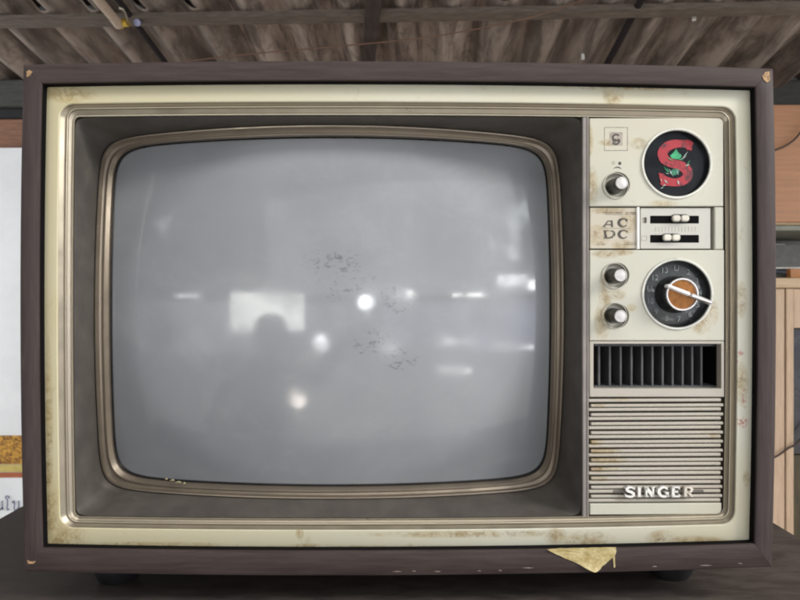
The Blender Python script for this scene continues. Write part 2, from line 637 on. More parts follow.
def to_roof(px, py, dz=0.0):
    """point on the plane dz above the underside of the roof seen at (px, py)"""
    d = Vector(((px - 400) * S / D, 1, (300 - py) * S / D))
    o = Vector((0, -D, CZ))
    t = ((ROOF_O + ez * dz) - o).dot(ez) / d.dot(ez)
    w = o + d * t
    r = w - ROOF_O
    return Vector((r.dot(ex), r.dot(ey), r.dot(ez)))


YS = to_roof(400, 4).y
YP = to_roof(400, 14, -.012).y
for row, (ya, yb, zo) in enumerate(((.03, YS, 0.0), (YS + .12, -1.95, .012), (-1.85, -3.1, .024))):
    for c in range(8):
        jit = random.uniform(-.012, .012)
        sheet(-3.35 + c * PITCH * 5 + .02 * row, 5, ya + jit * 3, yb + jit * 3, zo + .034 + (.009 if c % 2 else 0) + jit * .3).build('roof_sheet', ROOFM, roof, 50)

roof_bar('purlin', (-3.3, YP, -.002), (3.5, YP, -.002), .045, .022, PURLIN)
roof_bar('purlin', (-3.3, -1.9, -.002), (3.5, -1.9, -.002), .05, .03, PURLIN)


def rod(name, p, q, r, mat, ext=0.0):
    a, b = to_roof(*p, -.012), to_roof(*q, -.012)
    t = (a - b).normalized()
    g = G()
    g.tube([b, a + t * ext], r, 8)
    return g.build(name, mat, roof)


rod('hanger_rod', (118, 0), (168, 66), .011, DARKIRON, .6)
rod('hanger_rod', (641, 0), (606, 66), .013, DARKIRON, .6)
ra, rb = to_roof(373, 4), to_roof(368, 62)
rd = (ra - rb).normalized()
roof_bar('rafter', rb - rd * .25, ra + rd * 1.6, .05, .030, RAFT)

# pale pole with a brass end lying under the sheets
PALE = simple('pale bamboo pole', (.50, .40, .31), .55, 0, .25, 40, .1, stretch=(6, 6, 1))
BRASS = simple('tarnished brass', (.62, .42, .06), .35, .7, .2, 80)
pa, pb = to_roof(95, -4, -.075), to_roof(119, 24.5, -.075)
pole = empty('pole')
pole.matrix_world = rm
tag(pole, 'pale pole with a brass end hanging under the corrugated roof', 'pole')
pd = (pa - pb).normalized()
g = G(); g.tube([pb, pb + pd * .03, pa + pd * .5], [.018, .016, .016], 12); g.build('shaft', PALE, pole)
pc = to_roof(127.5, 22, -.07)
g = G(); g.tube([pb - pd * .005, (pb + pc) / 2, pc], [.014, .012, .016], 10); g.build('end_cap', BRASS, pole)
g = G(); g.tube(catmull([tuple(pc), tuple(to_roof(126, 15, -.06)), tuple(to_roof(123, 9.5, -.06)), tuple(to_roof(119, 8, -.06))], 5), .0035, 6); g.build('wire_loop', simple('bare wire', (.5, .47, .40), .4, .6), pole)
g = G(); g.tube([to_roof(137, 22.5, -.045), to_roof(139.5, 22.5, -.03)], [.012, .010], 10)
o = g.build('bolt_head', simple('blue-grey bolt', (.34, .36, .55), .3, .5), roof)
for bx, by in ((694, 20), (583, 59), (510, 19)):
    q = to_roof(bx, by, -.02)
    g = G(); g.tube([q, q + Vector((0, 0, .02))], [.007, .006], 8)
    g.build('roof_light_spot', WHITEP, roof)  # white disc standing in for daylight through a hole in the roof

# sagging thin wire under the roof
g = G()
g.tube(catmull([tuple(at(150, 66, 1.55)), tuple(at(240, 55, 1.55)), tuple(at(330, 47, 1.5)), tuple(at(430, 37, 1.5)), tuple(at(520, 20, 1.45)), tuple(at(560, 8, 1.45)), tuple(at(600, -6, 1.4))], 6), .0022, 6)
tag(g.build('wire', simple('rusty wire', (.16, .09, .06), .6)), 'thin rusty wire strung under the corrugated roof', 'wire')

# ------------------------------------------------------------------ banner at the left
VINYL = simple('white vinyl', (.86, .87, .88), .45, 0, .05, 5, .05)
GOLD = None
def gold_mat():
    m, nt, p = new_mat('gilded ornament print')
    n = N(nt)
    v = n.node('ShaderNodeTexVoronoi')
    n.link(n.mapping((1, 1, 1)), v.inputs[0]); v.inputs['Scale'].default_value = 38
    a = n.noise(n.mapping(), 45, 6, .7, 1.2)
    c = n.mix(n.ramp(a, .35, .65), (.16, .055, .01), (.72, .38, .05))
    c = n.mix(n.ramp(v.outputs['Distance'], .0, .45, .7, 0), c, (.50, .22, .02))
    n.link(c, p.inputs['Base Color']); p.inputs['Roughness'].default_value = .5
    return m
GOLD = gold_mat()
BYY = WY - .03
ban = empty('banner', (at(-60, 330, BYY).x, BYY, CZ - .95), 0, 'white vinyl banner with gold ornament band behind the left side', 'banner')
bo = ban.location
def bsheet(name, pxa, pxb, pya, pyb, dy, mat, wav=.004, n=14):
    a, b = at(pxa, pya, BYY), at(pxb, pyb, BYY)
    g = G()
    fr, bk = [], []
    m_ = 6
    for th, store in ((0, fr), (.0015, bk)):
        for j in range(m_ + 1):
            store.append(g.add([(a.x + (b.x - a.x) * i / n - bo.x, -dy + th + wav * math.sin(i * 1.3 + (a.z + (b.z - a.z) * j / m_) * 2.0), a.z + (b.z - a.z) * j / m_ - bo.z) for i in range(n + 1)]))
    for j in range(m_):
        for i in range(n):
            g.f.append((fr[j][i], fr[j][i + 1], fr[j + 1][i + 1], fr[j + 1][i]))
            g.f.append((bk[j][i], bk[j + 1][i], bk[j + 1][i + 1], bk[j][i + 1]))
    for j in range(m_):
        for e in (0, n): g.f.append((fr[j][e], fr[j + 1][e], bk[j + 1][e], bk[j][e]))
    for i in range(n):
        for e in (0, m_): g.f.append((fr[e][i], fr[e][i + 1], bk[e][i + 1], bk[e][i]))
    return g.build(name, mat, ban)
bsheet('sheet', -330, 150, 148, 520, 0, VINYL)
bsheet('gold_band', -330, 150, 435.5, 464, .004, GOLD)
bsheet('yellow_stripe', -330, 150, 464.5, 472, .004, simple('yellow print', (.60, .47, .14), .5, 0, .15, 30))
bsheet('red_stripe', -330, 150, 472.5, 477.5, .004, simple('red-brown print', (.42, .12, .05), .5, 0, .2, 30))
# the end of a line of Thai lettering (strokes)
def bstroke(pts, w, name='letter'):
    g = G()
    pts = catmull(pts, 5)
    P = [at(x, y, BYY) - bo for x, y in pts]
    up = []
    lo = []
    for k, p in enumerate(P):
        t = (P[min(k + 1, len(P) - 1)] - P[max(k - 1, 0)]).normalized()
        nn = Vector((-t.z, 0, t.x)) * w * S * (D + BYY) / D / 2
        up.append(g.add([(p.x + nn.x, -.007, p.z + nn.z)])[0])
        lo.append(g.add([(p.x - nn.x, -.007, p.z - nn.z)])[0])
    for k in range(len(P) - 1):
        g.f.append((up[k], up[k + 1], lo[k + 1], lo[k]))
    g.build(name, THAI, ban)
THAI = simple('slate blue lettering', (.16, .16, .26), .5, 0, .1, 30)
for ox in (-3.5, 13):     # no nu
    bstroke([(ox + 1.6, 502.6), (ox + .4, 501.6), (ox + 1.2, 500.6), (ox + 2.4, 501.6), (ox + 2.4, 509), (ox + 4.2, 509.4), (ox + 6.8, 507.4), (ox + 7.6, 509.2)], 1.3)
    bstroke([(ox + 6.8, 508.6), (ox + 6.9, 504), (ox + 6.9, 500.2)], 1.3)
bstroke([(10.2, 508.2), (8.9, 509.4), (8.2, 508), (8.6, 502), (8.0, 498.6), (6.6, 497.2), (7.4, 495.6), (9.6, 496.2), (9.8, 498)], 1.3)   # ai maimuan

# ------------------------------------------------------------------ cupboard at the right
PINE = wood('pale pine', (.47, .33, .22), (.60, .44, .31), (14, 8, 1.2), .55)
PINE_H = wood('pale pine rail', (.47, .34, .21), (.60, .45, .29), (1.2, 8, 14), .55)
ORWOOD = wood('orange wood veneer', (.36, .17, .085), (.47, .24, .125), (.9, 6, 12), .5, 6)
CY = 1.75
def cx(px): return at(px, 300, CY).x
def cz(py): return at(400, py, CY).z
cup = empty('cupboard', ((cx(776) + cx(1010)) / 2, CY, 0), 0, 'tall wooden cupboard with orange upper door and pale pine base at the right', 'cupboard')
co = cup.location
def cb(name, x0, x1, y0, y1, z0, z1, mat, ch=.002, par=None):
    g = G(); g.box(x0 - co.x, x1 - co.x, y0, y1, z0, z1, ch)
    return g.build(name, mat, par or cup)
XL, XR = cx(742), cx(1010)
cb('upper_door', XL, XR, 0, .02, cz(222), cz(104.5), ORWOOD, .003)
cb('upper_carcass', XL, XR, .022, .42, cz(224), cz(105), PINE_H)
cb('shelf_edge', XL, XR, .03, .42, cz(229.5), cz(224.3), simple('grey-green shelf lip', (.22, .23, .19), .6))
cb('niche_back', XL, XR, .40, .42, cz(277), cz(230), simple('grey niche board', (.20, .20, .19), .7))
cb('side_panel', XL, XL + .02, .03, .40, cz(277), cz(230), PINE)
cb('side_panel', XR - .02, XR, .03, .40, cz(277), cz(230), PINE)
cb('worktop', XL - .01, XR + .01, -.015, .42, cz(288), cz(278), PINE_H, .003)
cb('stile', XL, cx(784.8), 0, .03, 0.02, cz(288.5), PINE, .002)
cb('stile', cx(785.6), cx(793.2), -.004, .03, 0.02, cz(288.5), PINE, .002)
cb('rail', cx(793.6), XR - .06, 0, .03, cz(328), cz(288.5), PINE, .002)
cb('lower_carcass', XL, XR, .05, .42, 0.02, cz(290), PINE)
DKGL = simple('dark tinted glass', (.035, .035, .042), .25, 0, .3, 12, 0, .3)
cb('glass_door', cx(793.8), XR - .06, .012, .03, cz(455), cz(328.8), DKGL)
cb('lower_door', cx(793.8), XR - .06, .012, .03, .03, cz(456), wood('dark olive panel', (.045, .035, .018), (.085, .065, .03), (8, 8, 1), .5))
cb('stile', XR - .058, XR, 0, .03, 0.02, cz(288.5), PINE)
# things in the niche
def thing_box(name, label, cat, x0, x1, y0, y1, z0, z1, mat, rot=0.0, group=None):
    e = Vector(((x0 + x1) / 2, (y0 + y1) / 2, z0))
    g = G(); g.box(x0 - e.x, x1 - e.x, y0 - e.y, y1 - e.y, 0, z1 - z0, .0015)
    o = g.build(name, mat)
    o.location = e; o.rotation_euler = (0, 0, rot)
    return tag(o, label, cat, group)
zb = cz(278) + .001
thing_box('paper_stack', 'flat stack of dark papers on the cupboard worktop', 'papers', cx(772), cx(812), CY + .06, CY + .30, zb, zb + .016, simple('dark paper', (.10, .10, .09), .8, 0, .4, 60, stretch=(1, 1, 30)))
thing_box('notebook', 'blue-black notebook lying on the dark papers', 'notebook', cx(768), cx(801), CY + .07, CY + .27, zb + .0175, zb + .034, simple('navy cover', (.028, .034, .065), .5), .12)
thing_box('envelope', 'white envelope lying on top of the blue-black notebook', 'envelope', cx(786), cx(830), CY + .05, CY + .25, zb + .035, zb + .040, WHITEP, -.2)
thing_box('box_file', 'grey box file standing at the back of the cupboard niche', 'box file', cx(770), cx(860), CY + .31, CY + .38, zb, zb + .145, simple('grey card', (.22, .225, .22), .7))
thing_box('paper_sheet', 'white sheet lying on top of the grey box file', 'paper', cx(772), cx(840), CY + .315, CY + .378, zb + .1455, zb + .149, WHITEP)
thing_box('wooden_block', 'small orange-brown wooden block beside the blue-black notebook', 'block', cx(794), cx(806), CY + .02, CY + .045, zb, zb + .033, simple('orange wood', (.42, .17, .05), .5))
# cable looping down the front of the cupboard
g = G()
g.tube(catmull([tuple(at(752, 158, CY - .03)), tuple(at(774, 150.5, CY - .02)), tuple(at(787, 145, CY - .02)), tuple(at(800, 133, CY - .02)), tuple(at(825, 95, CY - .02)), tuple(at(850, 85, CY + .02))], 6), .0036, 6)
CABLE = simple('dark cable', (.05, .03, .022), .5)
tag(g.build('cable', CABLE), 'dark cable across the orange cupboard door', 'cable')
g = G()
g.tube(catmull([tuple(at(750, 466, CY - .03)), tuple(at(774, 457.5, CY - .02)), tuple(at(787, 449, CY - .02)), tuple(at(800, 440, CY - .02)), tuple(at(830, 405, CY - .02)), tuple(at(850, 380, CY - .006))], 6), .0036, 6)
tag(g.build('cable', CABLE), 'dark cable across the pale pine stiles of the cupboard', 'cable')

# ------------------------------------------------------------------ table
TZ = CZ - BASE
TABM = wood('dark grimy table top', (.052, .042, .038), (.10, .083, .074), (2.5, 8, 4), .55, 12, worn=.3, spec=.3)
tab = empty('table', (-.02, .2, 0), 0, 'dark worn table carrying the television', 'table')
g = G(); g.box(-.428 + .02, .392 + .02, -.36, .32, TZ - .028, TZ, .003); g.build('table_top', TABM, tab)
for sx in (-.37, .37):
    for sy in (-.31, .27):
        g = G(); g.box(sx - .025, sx + .025, sy - .025, sy + .025, 0, TZ - .0285, .003); g.build('leg', TABM, tab)
g = G(); g.box(-.34, .34, -.32, -.30, TZ - .11, TZ - .0285, .002); g.build('apron', TABM, tab)

# ------------------------------------------------------------------ television: cabinet
DB = .34        # cabinet depth
def board(quad_front_out, quad_front_in, name, mat, dgap=.03):
    pass

outer = dict(l=19.0, r=777.3, t=60.2, b=576.5)
inner = dict(l=38.5, r=758.5, t=80.5, b=551)
x0, x1, z0, z1 = rectI(outer['l'], outer['r'], outer['t'], outer['b'], 0)
a0, a1, c0, c1 = rectI(inner['l'], inner['r'], inner['t'], inner['b'], 0)
corners_o = [(x0, z0), (x1, z0), (x1, z1), (x0, z1)]
corners_i = [(a0, c0), (a1, c0), (a1, c1), (a0, c1)]
NS = 28
rnd = random.Random(3)
for k, nm in enumerate(('bottom_panel', 'side_panel', 'top_panel', 'side_panel')):
    o1, o2 = corners_o[k], corners_o[(k + 1) % 4]
    i1, i2 = corners_i[k], corners_i[(k + 1) % 4]
    g = G()
    rings = []
    for s in range(NS + 1):
        t = s / NS
        t = min(max(t, .00012), .99988)
        o_ = (o1[0] + (o2[0] - o1[0]) * t, o1[1] + (o2[1] - o1[1]) * t)
        i_ = (i1[0] + (i2[0] - i1[0]) * t, i1[1] + (i2[1] - i1[1]) * t)
        j = rnd.uniform(-.00025, .00025)
        def P(f, d):
            x = o_[0] + (i_[0] - o_[0]) * f
            z = o_[1] + (i_[1] - o_[1]) * f
            w = warp(x, z, 0)
            return (w[0], d, w[1])
        rings.append([P(0.0, DB), P(0, .0022 + j), P(.04, .0007), P(.13, 0), P(.88, 0), P(.97, .0007), P(1, .002), P(1, DB)])
    g.loft(rings, True, True, True)
    tvb(g, nm, WOOD_H if k % 2 == 0 else WOOD_V)
# back board and black strips painted in for the shade in the gap
g = G()
g.box(a0, a1, DB - .02, DB - .012, c0, c1)
tvb(g, 'back_panel', simple('brown hardboard back', (.12, .08, .05), .8))
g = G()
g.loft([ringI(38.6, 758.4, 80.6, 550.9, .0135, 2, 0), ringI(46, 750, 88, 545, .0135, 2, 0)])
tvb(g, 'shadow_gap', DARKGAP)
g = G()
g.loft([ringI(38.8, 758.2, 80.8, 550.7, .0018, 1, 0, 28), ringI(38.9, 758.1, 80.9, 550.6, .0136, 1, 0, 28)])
tvb(g, 'gap_shade_strip', DARKGAP)  # black strip over the wood wall, shade put in as colour

# chipped corners showing bare wood
def chip(poly, d, name='wood_chip'):
    g = G()
    a = [(*M(px, py, 0),) for px, py in poly]
    g.loft([[(x, d, z) for x, z in a], [(x, .004, z) for x, z in a]], True, True, False)
    tvb(g, name, CHIP if name == 'wood_chip' else SCUFF, smooth=False)
chip([(763.5, 80), (762, 76), (765.5, 72), (769.5, 71.6), (769.8, 80.5), (766.5, 82.5)], -.0004)
chip([(27, 71.5), (29.5, 70), (32.4, 71.5), (30.5, 75.5), (27, 77)], -.0004)
chip([(27.5, 560), (31, 561.5), (36, 561), (34, 563.5), (28, 563.8)], -.0004)
for px0, px1, py in ((392, 402, 571.6), (412, 416, 571.2), (434, 441, 571.6), (477, 481, 571), (522, 534, 568), (652, 657, 566.5), (699, 712, 565.5), (738, 742, 563.5), (498, 502, 570.5)):
    m_ = (px0 + px1) / 2
    chip([(px0, py - .1), (m_, py - .7), (px1, py - .2), (m_ + 1, py + .3)], -.0003, 'scuff_mark')

# ------------------------------------------------------------------ cream bezel and bronze trim ring
g = G()
g.loft([ringI(42.2, 754.4, 84.0, 549.4, .05, 3, .008), ringI(42.0, 754.6, 83.6, 549.8, .0100, 3, .008), ringI(42.6, 754.0, 84.2, 549.2, .0086, 3),
        ringI(43.8, 752.8, 85.2, 548.2, .008, 3), ringI(56.5, 738.2, 101.0, 530.8, .0078, 15), ringI(58, 737, 102.2, 529.6, .0084, 14)])
tvb(g, 'front_bezel', CREAM)
g = G()
g.loft([ringI(58.1, 736.9, 102.3, 529.5, .0086, 13.9), ringI(64, 732, 106.0, 525.2, .0115, 11.5), ringI(65, 731.2, 106.7, 524.5, .0106, 11),
        ringI(66.4, 730.2, 107.8, 523.2, .0112, 10), ringI(67.2, 729.6, 108.5, 522.5, .0124, 9.5), ringI(70.6, 726.9, 113, 519.8, .0138, 7.5),
        ringI(71.4, 726.3, 113.8, 519.2, .0130, 7), ringI(72.8, 725.6, 115.0, 518.5, .0132, 6), ringI(73.4, 725.2, 115.6, 518.0, .0145, 5.5), ringI(73.6, 725, 115.8, 517.9, .03, 5.5, .0145)])
tvb(g, 'trim_ring', BRONZE, angle=28)
for bl, br_, bt, bb_, bd, brd in ((65.2, 731.0, 106.8, 524.3, .0099, 10.8), (72.0, 726.0, 114.3, 518.9, .0123, 6.8)):
    g = G()
    g.loft([ringI(bl - .5, br_ + .5, bt - .5, bb_ + .5, bd + .0022, brd), ringI(bl - .25, br_ + .25, bt - .25, bb_ + .25, bd + .0002, brd), ringI(bl + .3, br_ - .3, bt + .3, bb_ - .3, bd, brd), ringI(bl + .7, br_ - .7, bt + .7, bb_ - .7, bd + .0022, brd - .4)])
    tvb(g, 'ridge_highlight', RIDGEHI, angle=50)

# ------------------------------------------------------------------ screen mask, surround and tube
RAD, D0 = .62, .019
SXC, SZC = M(330.5, 311, D0)
def ds(x, z):
    return D0 + RAD - math.sqrt(RAD * RAD - (x - SXC) ** 2 - (z - SZC) ** 2)
def on_tube(px, py, e):
    d = .02
    for _ in range(10):
        x, z = M(px, py, d)
        d = ds(x, z) + e
    return (x, d, z)
NQ = 44   # samples per side
def tvcurve(l, r, t, b, al, be, n, bb=None):
    cx_, cy_, a, bq = (l + r) / 2, (t + b) / 2, (r - l) / 2, (b - t) / 2
    bb = be if bb is None else bb
    out = []
    for side in range(4):
        for i in range(NQ):
            q = -1 + 2 * i / NQ
            q = math.copysign(abs(q) ** .75, q)
            u, v = ((q, 1), (1, -q), (-q, -1), (-1, q))[side]
            lo, hi = .4, 1.3
            for _ in range(40):
                m_ = (lo + hi) / 2
                x, y = u * m_, v * m_
                f = (abs(x) / (1 - al * y * y)) ** n + (abs(y) / (1 - (bb if y > 0 else be) * x * x)) ** n
                if f > 1: hi = m_
                else: lo = m_
            out.append((cx_ + a * u * lo, cy_ + bq * v * lo))
    return out
LIP = tvcurve(94.2, 564.4, 124.6, 499.4, .035, .085, 18, .062)
g = G()
mo = tvcurve(74, 582, 116.4, 517.4, .0, .0, 90)
def bowed(px, py, d):
    x, z = M(*undist(px, py), d)
    return x, z
def mring(l, r, t, b, d, dd=.0145):
    X0, X1, Z0, Z1 = rectI(l, r, t, b, dd)
    pts = tvcurve(-1, 1, -1, 1, 0, 0, 70)
    out = []
    for u, v in pts:
        x = (X0 + X1) / 2 + u * (X1 - X0) / 2
        z = (Z0 + Z1) / 2 - v * (Z1 - Z0) / 2
        w = warp(x, z, d)
        out.append((w[0], d, w[1]))
    return out
g.loft([mring(73.9, 582.3, 116.1, 517.6, .0145), mring(74.5, 581.6, 116.6, 517.0, .0152), [on_tube(px, py, -.0078) for px, py in LIP]])
tvb(g, 'screen_mask', MASK, angle=40)
prof = [((94.4, 564.2, 124.8, 499.2), .035, .085, 18, .062, -.0079), ((95.0, 563.6, 125.3, 498.7), .035, .085, 18, .062, -.0088),
        ((96.6, 562.0, 126.6, 497.4), .034, .083, 18, .062, -.0084), ((99, 559.6, 130, 495.2), .033, .080, 18, .06, -.0056),
        ((101.4, 557.2, 132.8, 492.6), .032, .077, 17, .06, -.0042), ((102.4, 556.2, 133.6, 491.8), .031, .076, 17, .06, -.0052),
        ((103.8, 555.0, 134.6, 490.6), .03, .075, 17, .06, -.0050), ((108.4, 551.6, 136.4, 487.4), .028, .07, 16, .058, -.0012),
        ((110.0, 550.9, 137.0, 486.4), .027, .068, 16, .058, .0012)]
g = G()
g.loft([[on_tube(px, py, e) for px, py in tvcurve(*rc, al, be, n, bb)] for rc, al, be, n, bb, e in prof])
tvb(g, 'screen_surround', BRONZE2, angle=26)
g = G()
g.loft([[on_tube(px, py, e) for px, py in tvcurve(*rc, .027, .067, 16, .058)] for rc, e in
        (((110.05, 550.85, 137.05, 486.3), .0013), ((112.0, 549.6, 138.2, 484.4), .0010), ((112.2, 549.4, 138.4, 484.2), .0035))])
tvb(g, 'screen_gasket', BLACK, angle=30)
edge = tvcurve(111.2, 550.2, 137.6, 485.0, .027, .067, 16, .058)
g = G()
ecx, ecy = 330.7, 311.3
rings = []
for k in range(1, 41):
    s = k / 40
    rings.append([on_tube(ecx + (px - ecx) * s, ecy + (py - ecy) * s, .0018) for px, py in edge])
ids = g.loft(rings)
c = g.add([on_tube(ecx, ecy, .0018)])[0]
n_ = len(ids[0])
for i in range(n_):
    g.f.append((ids[0][i], c, ids[0][(i + 1) % n_]))
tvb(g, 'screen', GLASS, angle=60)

# ------------------------------------------------------------------ divider bar and control panel
def pxloop(x0, x1, y0, y1, rad, d, ins=0.0, nc=4, rads=None):
    """rounded rectangle in photo pixels at depth d; rads = radii (tl, tr, br, bl)"""
    rs = rads or (rad,) * 4
    pts = []
    for (cx_, cy_, sx, sy, a0), r in zip(((x0, y0, 1, 1, 180), (x1, y0, -1, 1, 270), (x1, y1, -1, -1, 0), (x0, y1, 1, -1, 90)), rs):
        r = max(r, .05)
        for i in range(nc + 1):
            a = R_(a0 + 90 * i / nc)
            q = (cx_ + sx * r + r * math.cos(a), cy_ + sy * r + r * math.sin(a))
            pts.append((q[0] + (ins if sx > 0 else -ins), q[1] + (ins if sy > 0 else -ins)))
    return pts
def lift(pts, d, dm=None):
    return [(lambda m: (m[0], d, m[1]))(M(px, py, d if dm is None else dm)) for px, py in pts]
def pbox(x0, x1, y0, y1, d0, d1, ch=.8, rad=.6, skew=0.0):
    """bevelled slab: front at d0, back at d1; the bevel is ch pixels"""
    g = G()
    def sk(p): return [(x, y + skew * (x - 656)) for x, y in p]
    g.loft([lift(sk(pxloop(x0, x1, y0, y1, max(rad - ch, .1), d0, ch)), d0), lift(sk(pxloop(x0, x1, y0, y1, rad, d0)), d0 + ch * S, d0), lift(sk(pxloop(x0, x1, y0, y1, rad, d0)), d1, d0)], True, True, True)
    return g
DIV = simple('grey-brown divider', (.27, .24, .22), .36, .25, .12, 60)
g = G()
g.loft([[(lambda m: (m[0], d, m[1]))(M(x, y, .0125)) for x, d in ((582.6, .03), (582.6, .0134), (583.4, .0128), (586.6, .0128), (587.3, .0121), (588.4, .0121), (588.9, .0128), (588.9, .03))]
        for y in (516.9, 440, 311, 180, 117.2)], True, True, True)
tvb(g, 'divider_bar', DIV, angle=20)

def circle(cx_, cy_, r, n=64):
    return [(cx_ + r * math.cos(2 * math.pi * i / n), cy_ + r * math.sin(2 * math.pi * i / n)) for i in range(n)]
def plate(name, outer_args, holes, d0, d1, mat, ch=.7, parent=None):
    """flat plate with bevelled rim and round or rectangular openings"""
    me = bpy.data.meshes.new(name)
    bm = bmesh.new()
    def loop(pts, d, dm):
        vs = [bm.verts.new((x, d, z)) for x, _, z in lift(pts, d, dm)]
        es = [bm.edges.new((vs[i], vs[(i + 1) % len(vs)])) for i in range(len(vs))]
        return vs, es
    x0, x1, y0, y1, rads = outer_args
    E = []
    tops = []
    specs = [(pxloop(x0, x1, y0, y1, 0, 0, ch, 4, rads), pxloop(x0, x1, y0, y1, 0, 0, 0, 4, rads))]
    for h in holes:
        if h[0] == 'c':
            specs.append((circle(h[1], h[2], h[3] + ch * .6), circle(h[1], h[2], h[3])))
        else:
            specs.append((pxloop(h[1], h[2], h[3], h[4], .5, 0, -ch * .6), pxloop(h[1], h[2], h[3], h[4], .5, 0, 0)))
    for fr, ou in specs:
        v1, e1 = loop(fr, d0, d0)
        E += e1
        v2, e2 = loop(ou, d0 + ch * .7 * S, d0)
        v3, e3 = loop(ou, d1, d0)
        n = len(v1)
        for i in range(n):
            j = (i + 1) % n
            bm.faces.new((v1[i], v1[j], v2[j], v2[i]))
            bm.faces.new((v2[i], v2[j], v3[j], v3[i]))
    bmesh.ops.triangle_fill(bm, use_beauty=True, use_dissolve=False, edges=E)
    for v in bm.verts:
        v.co.z += BASE
    bmesh.ops.recalc_face_normals(bm, faces=bm.faces)
    bm.to_mesh(me)
    bm.free()
    me.polygons.foreach_set('use_smooth', [True] * len(me.polygons))
    me.set_sharp_from_angle(angle=R_(25))
    me.materials.append(mat)
    o = bpy.data.objects.new(name, me)
    scene.collection.objects.link(o)
    o.parent = parent or panel
    return o

panel = plate('control_panel', (589.1, 724.3, 117, 517, (1,) * 4), [('r', 593.0, 721.8, 343.4, 389.2)], .0205, .024, simple('brown panel backing', (.05, .042, .036), .6), .2, TV)
PF = .0120      # front of the plates
plate('upper_plate', (589.6, 723.4, 118.2, 206.2, (1, 5, .6, .6)), [('c', 676.5, 163.6, 33.2), ('c', 617.4, 184.5, 12.3)], PF, .0200, PLATE)
plate('lower_plate', (589.8, 724.3, 250.0, 340.6, (.6,) * 4), [('c', 677.2, 294.0, 33.6), ('c', 616.8, 275.2, 12.3), ('c', 616.6, 316.0, 12.3)], PF, .0200, PLATE)
plate('vent_frame', (589.6, 724.4, 341.2, 397.0, (.6,) * 4), [('r', 593.6, 721.2, 344.0, 388.6)], PF + .0004, .0200, SLAT)
tvb(pbox(590, 636.2, 207.6, 248.6, .0136, .0200, .5), 'badge_plate', BADGEPLATE, panel)
tvb(pbox(636.8, 639.8, 207.0, 249.2, .0120, .0200, .7), 'upright_strip', WHITEP, panel)
tvb(pbox(640.6, 710.6, 207.8, 248.8, .0140, .0200, .4), 'slider_plate', GREYPLATE, panel)
tvb(pbox(714.6, 723.6, 207.0, 249.4, .0122, .0200, .9), 'upright_strip', PLATE, panel)

def prism(pts, d, th, name, mat, parent):
    """flat raised mark from a px outline (convex or strip-free polygon)"""
    g = G()
    a = lift(pts, d)
    b = lift(pts, d + th, d)
    g.loft([a, b], True, True, False)
    return tvb(g, name, mat, parent, smooth=False)
def stroke(path, w, d, th, name, mat, parent, smooth=True, n=6, caps=True):
    path = [tuple(p[:2]) + ((p[2],) if len(p) > 2 else (w,)) for p in path]
    pts = catmull(path, n) if smooth else path
    up, lo = [], []
    for k, p in enumerate(pts):
        q, r = pts[min(k + 1, len(pts) - 1)], pts[max(k - 1, 0)]
        dx, dy = q[0] - r[0], q[1] - r[1]
        l_ = math.hypot(dx, dy) or 1
        ww = (p[2] if len(p) > 2 else w) / 2
        up.append((p[0] - dy / l_ * ww, p[1] + dx / l_ * ww))
        lo.append((p[0] + dy / l_ * ww, p[1] - dx / l_ * ww))
    g = G()
    U, V_ = lift(up, d), lift(lo, d)
    U2, V2 = lift(up, d + th, d), lift(lo, d + th, d)
    g.loft([[U[k], V_[k], V2[k], U2[k]] for k in range(len(pts))], True, True, True)
    if name is None:
        return g
    return tvb(g, name, mat, parent, angle=40)
def merge(gs):
    o = G()
    for q in gs:
        n = len(o.v)
        o.v += q.v
        o.f += [tuple(i + n for i in f) for f in q.f]
    return o

# maker's mark in its square outline
MK = PF - .00012
for a, b in (((604.4, 127.4), (627.8, 127.4)), ((627.6, 127.4), (627.6, 150.6)), ((627.8, 150.4), (604.4, 150.4)), ((604.6, 150.6), (604.6, 127.4))):
    stroke([a, b], .75, MK, .0003, 'outline_mark', FADED, panel, False)
prism([(609.6, 132.2), (622.8, 132.2), (622.8, 145.4), (609.6, 145.4)], MK, .0003, 'emblem_ground', simple('brownish emblem foil', (.36, .31, .26), .4, .3, .2, 300), panel)
stroke([(619, 135.2), (615.2, 134.6), (612.8, 137.2), (614, 139.4), (617.6, 140.4), (619, 142.2), (616.6, 144.2), (612.6, 143.2)], 1.7, MK - .0002, .0003, 'emblem_letter', INK, panel)
stroke([(612.6, 138.5), (614.6, 141.8), (618.8, 139.2), (620, 142)], 1.0, MK - .0003, .0003, 'emblem_letter', INK, panel)
# switch marks above the upper knob
tvb(merge([stroke([(613.4 + 1.3 * math.cos(a), 162.8 + 1.3 * math.sin(a)) for a in [i * .7 for i in range(10)]], .6, MK, .0003, None, None, None)]), 'switch_mark', FADED, panel)
prism(circle(619.8, 163.3, 1.7, 14), MK, .0003, 'switch_mark', INK, panel)
stroke([(613.4, 168.6, .4), (616, 167.4, 1.0), (619, 167.5, 1.3), (621.4, 168.8, .5)], 1, MK, .0003, 'switch_mark', INK, panel)

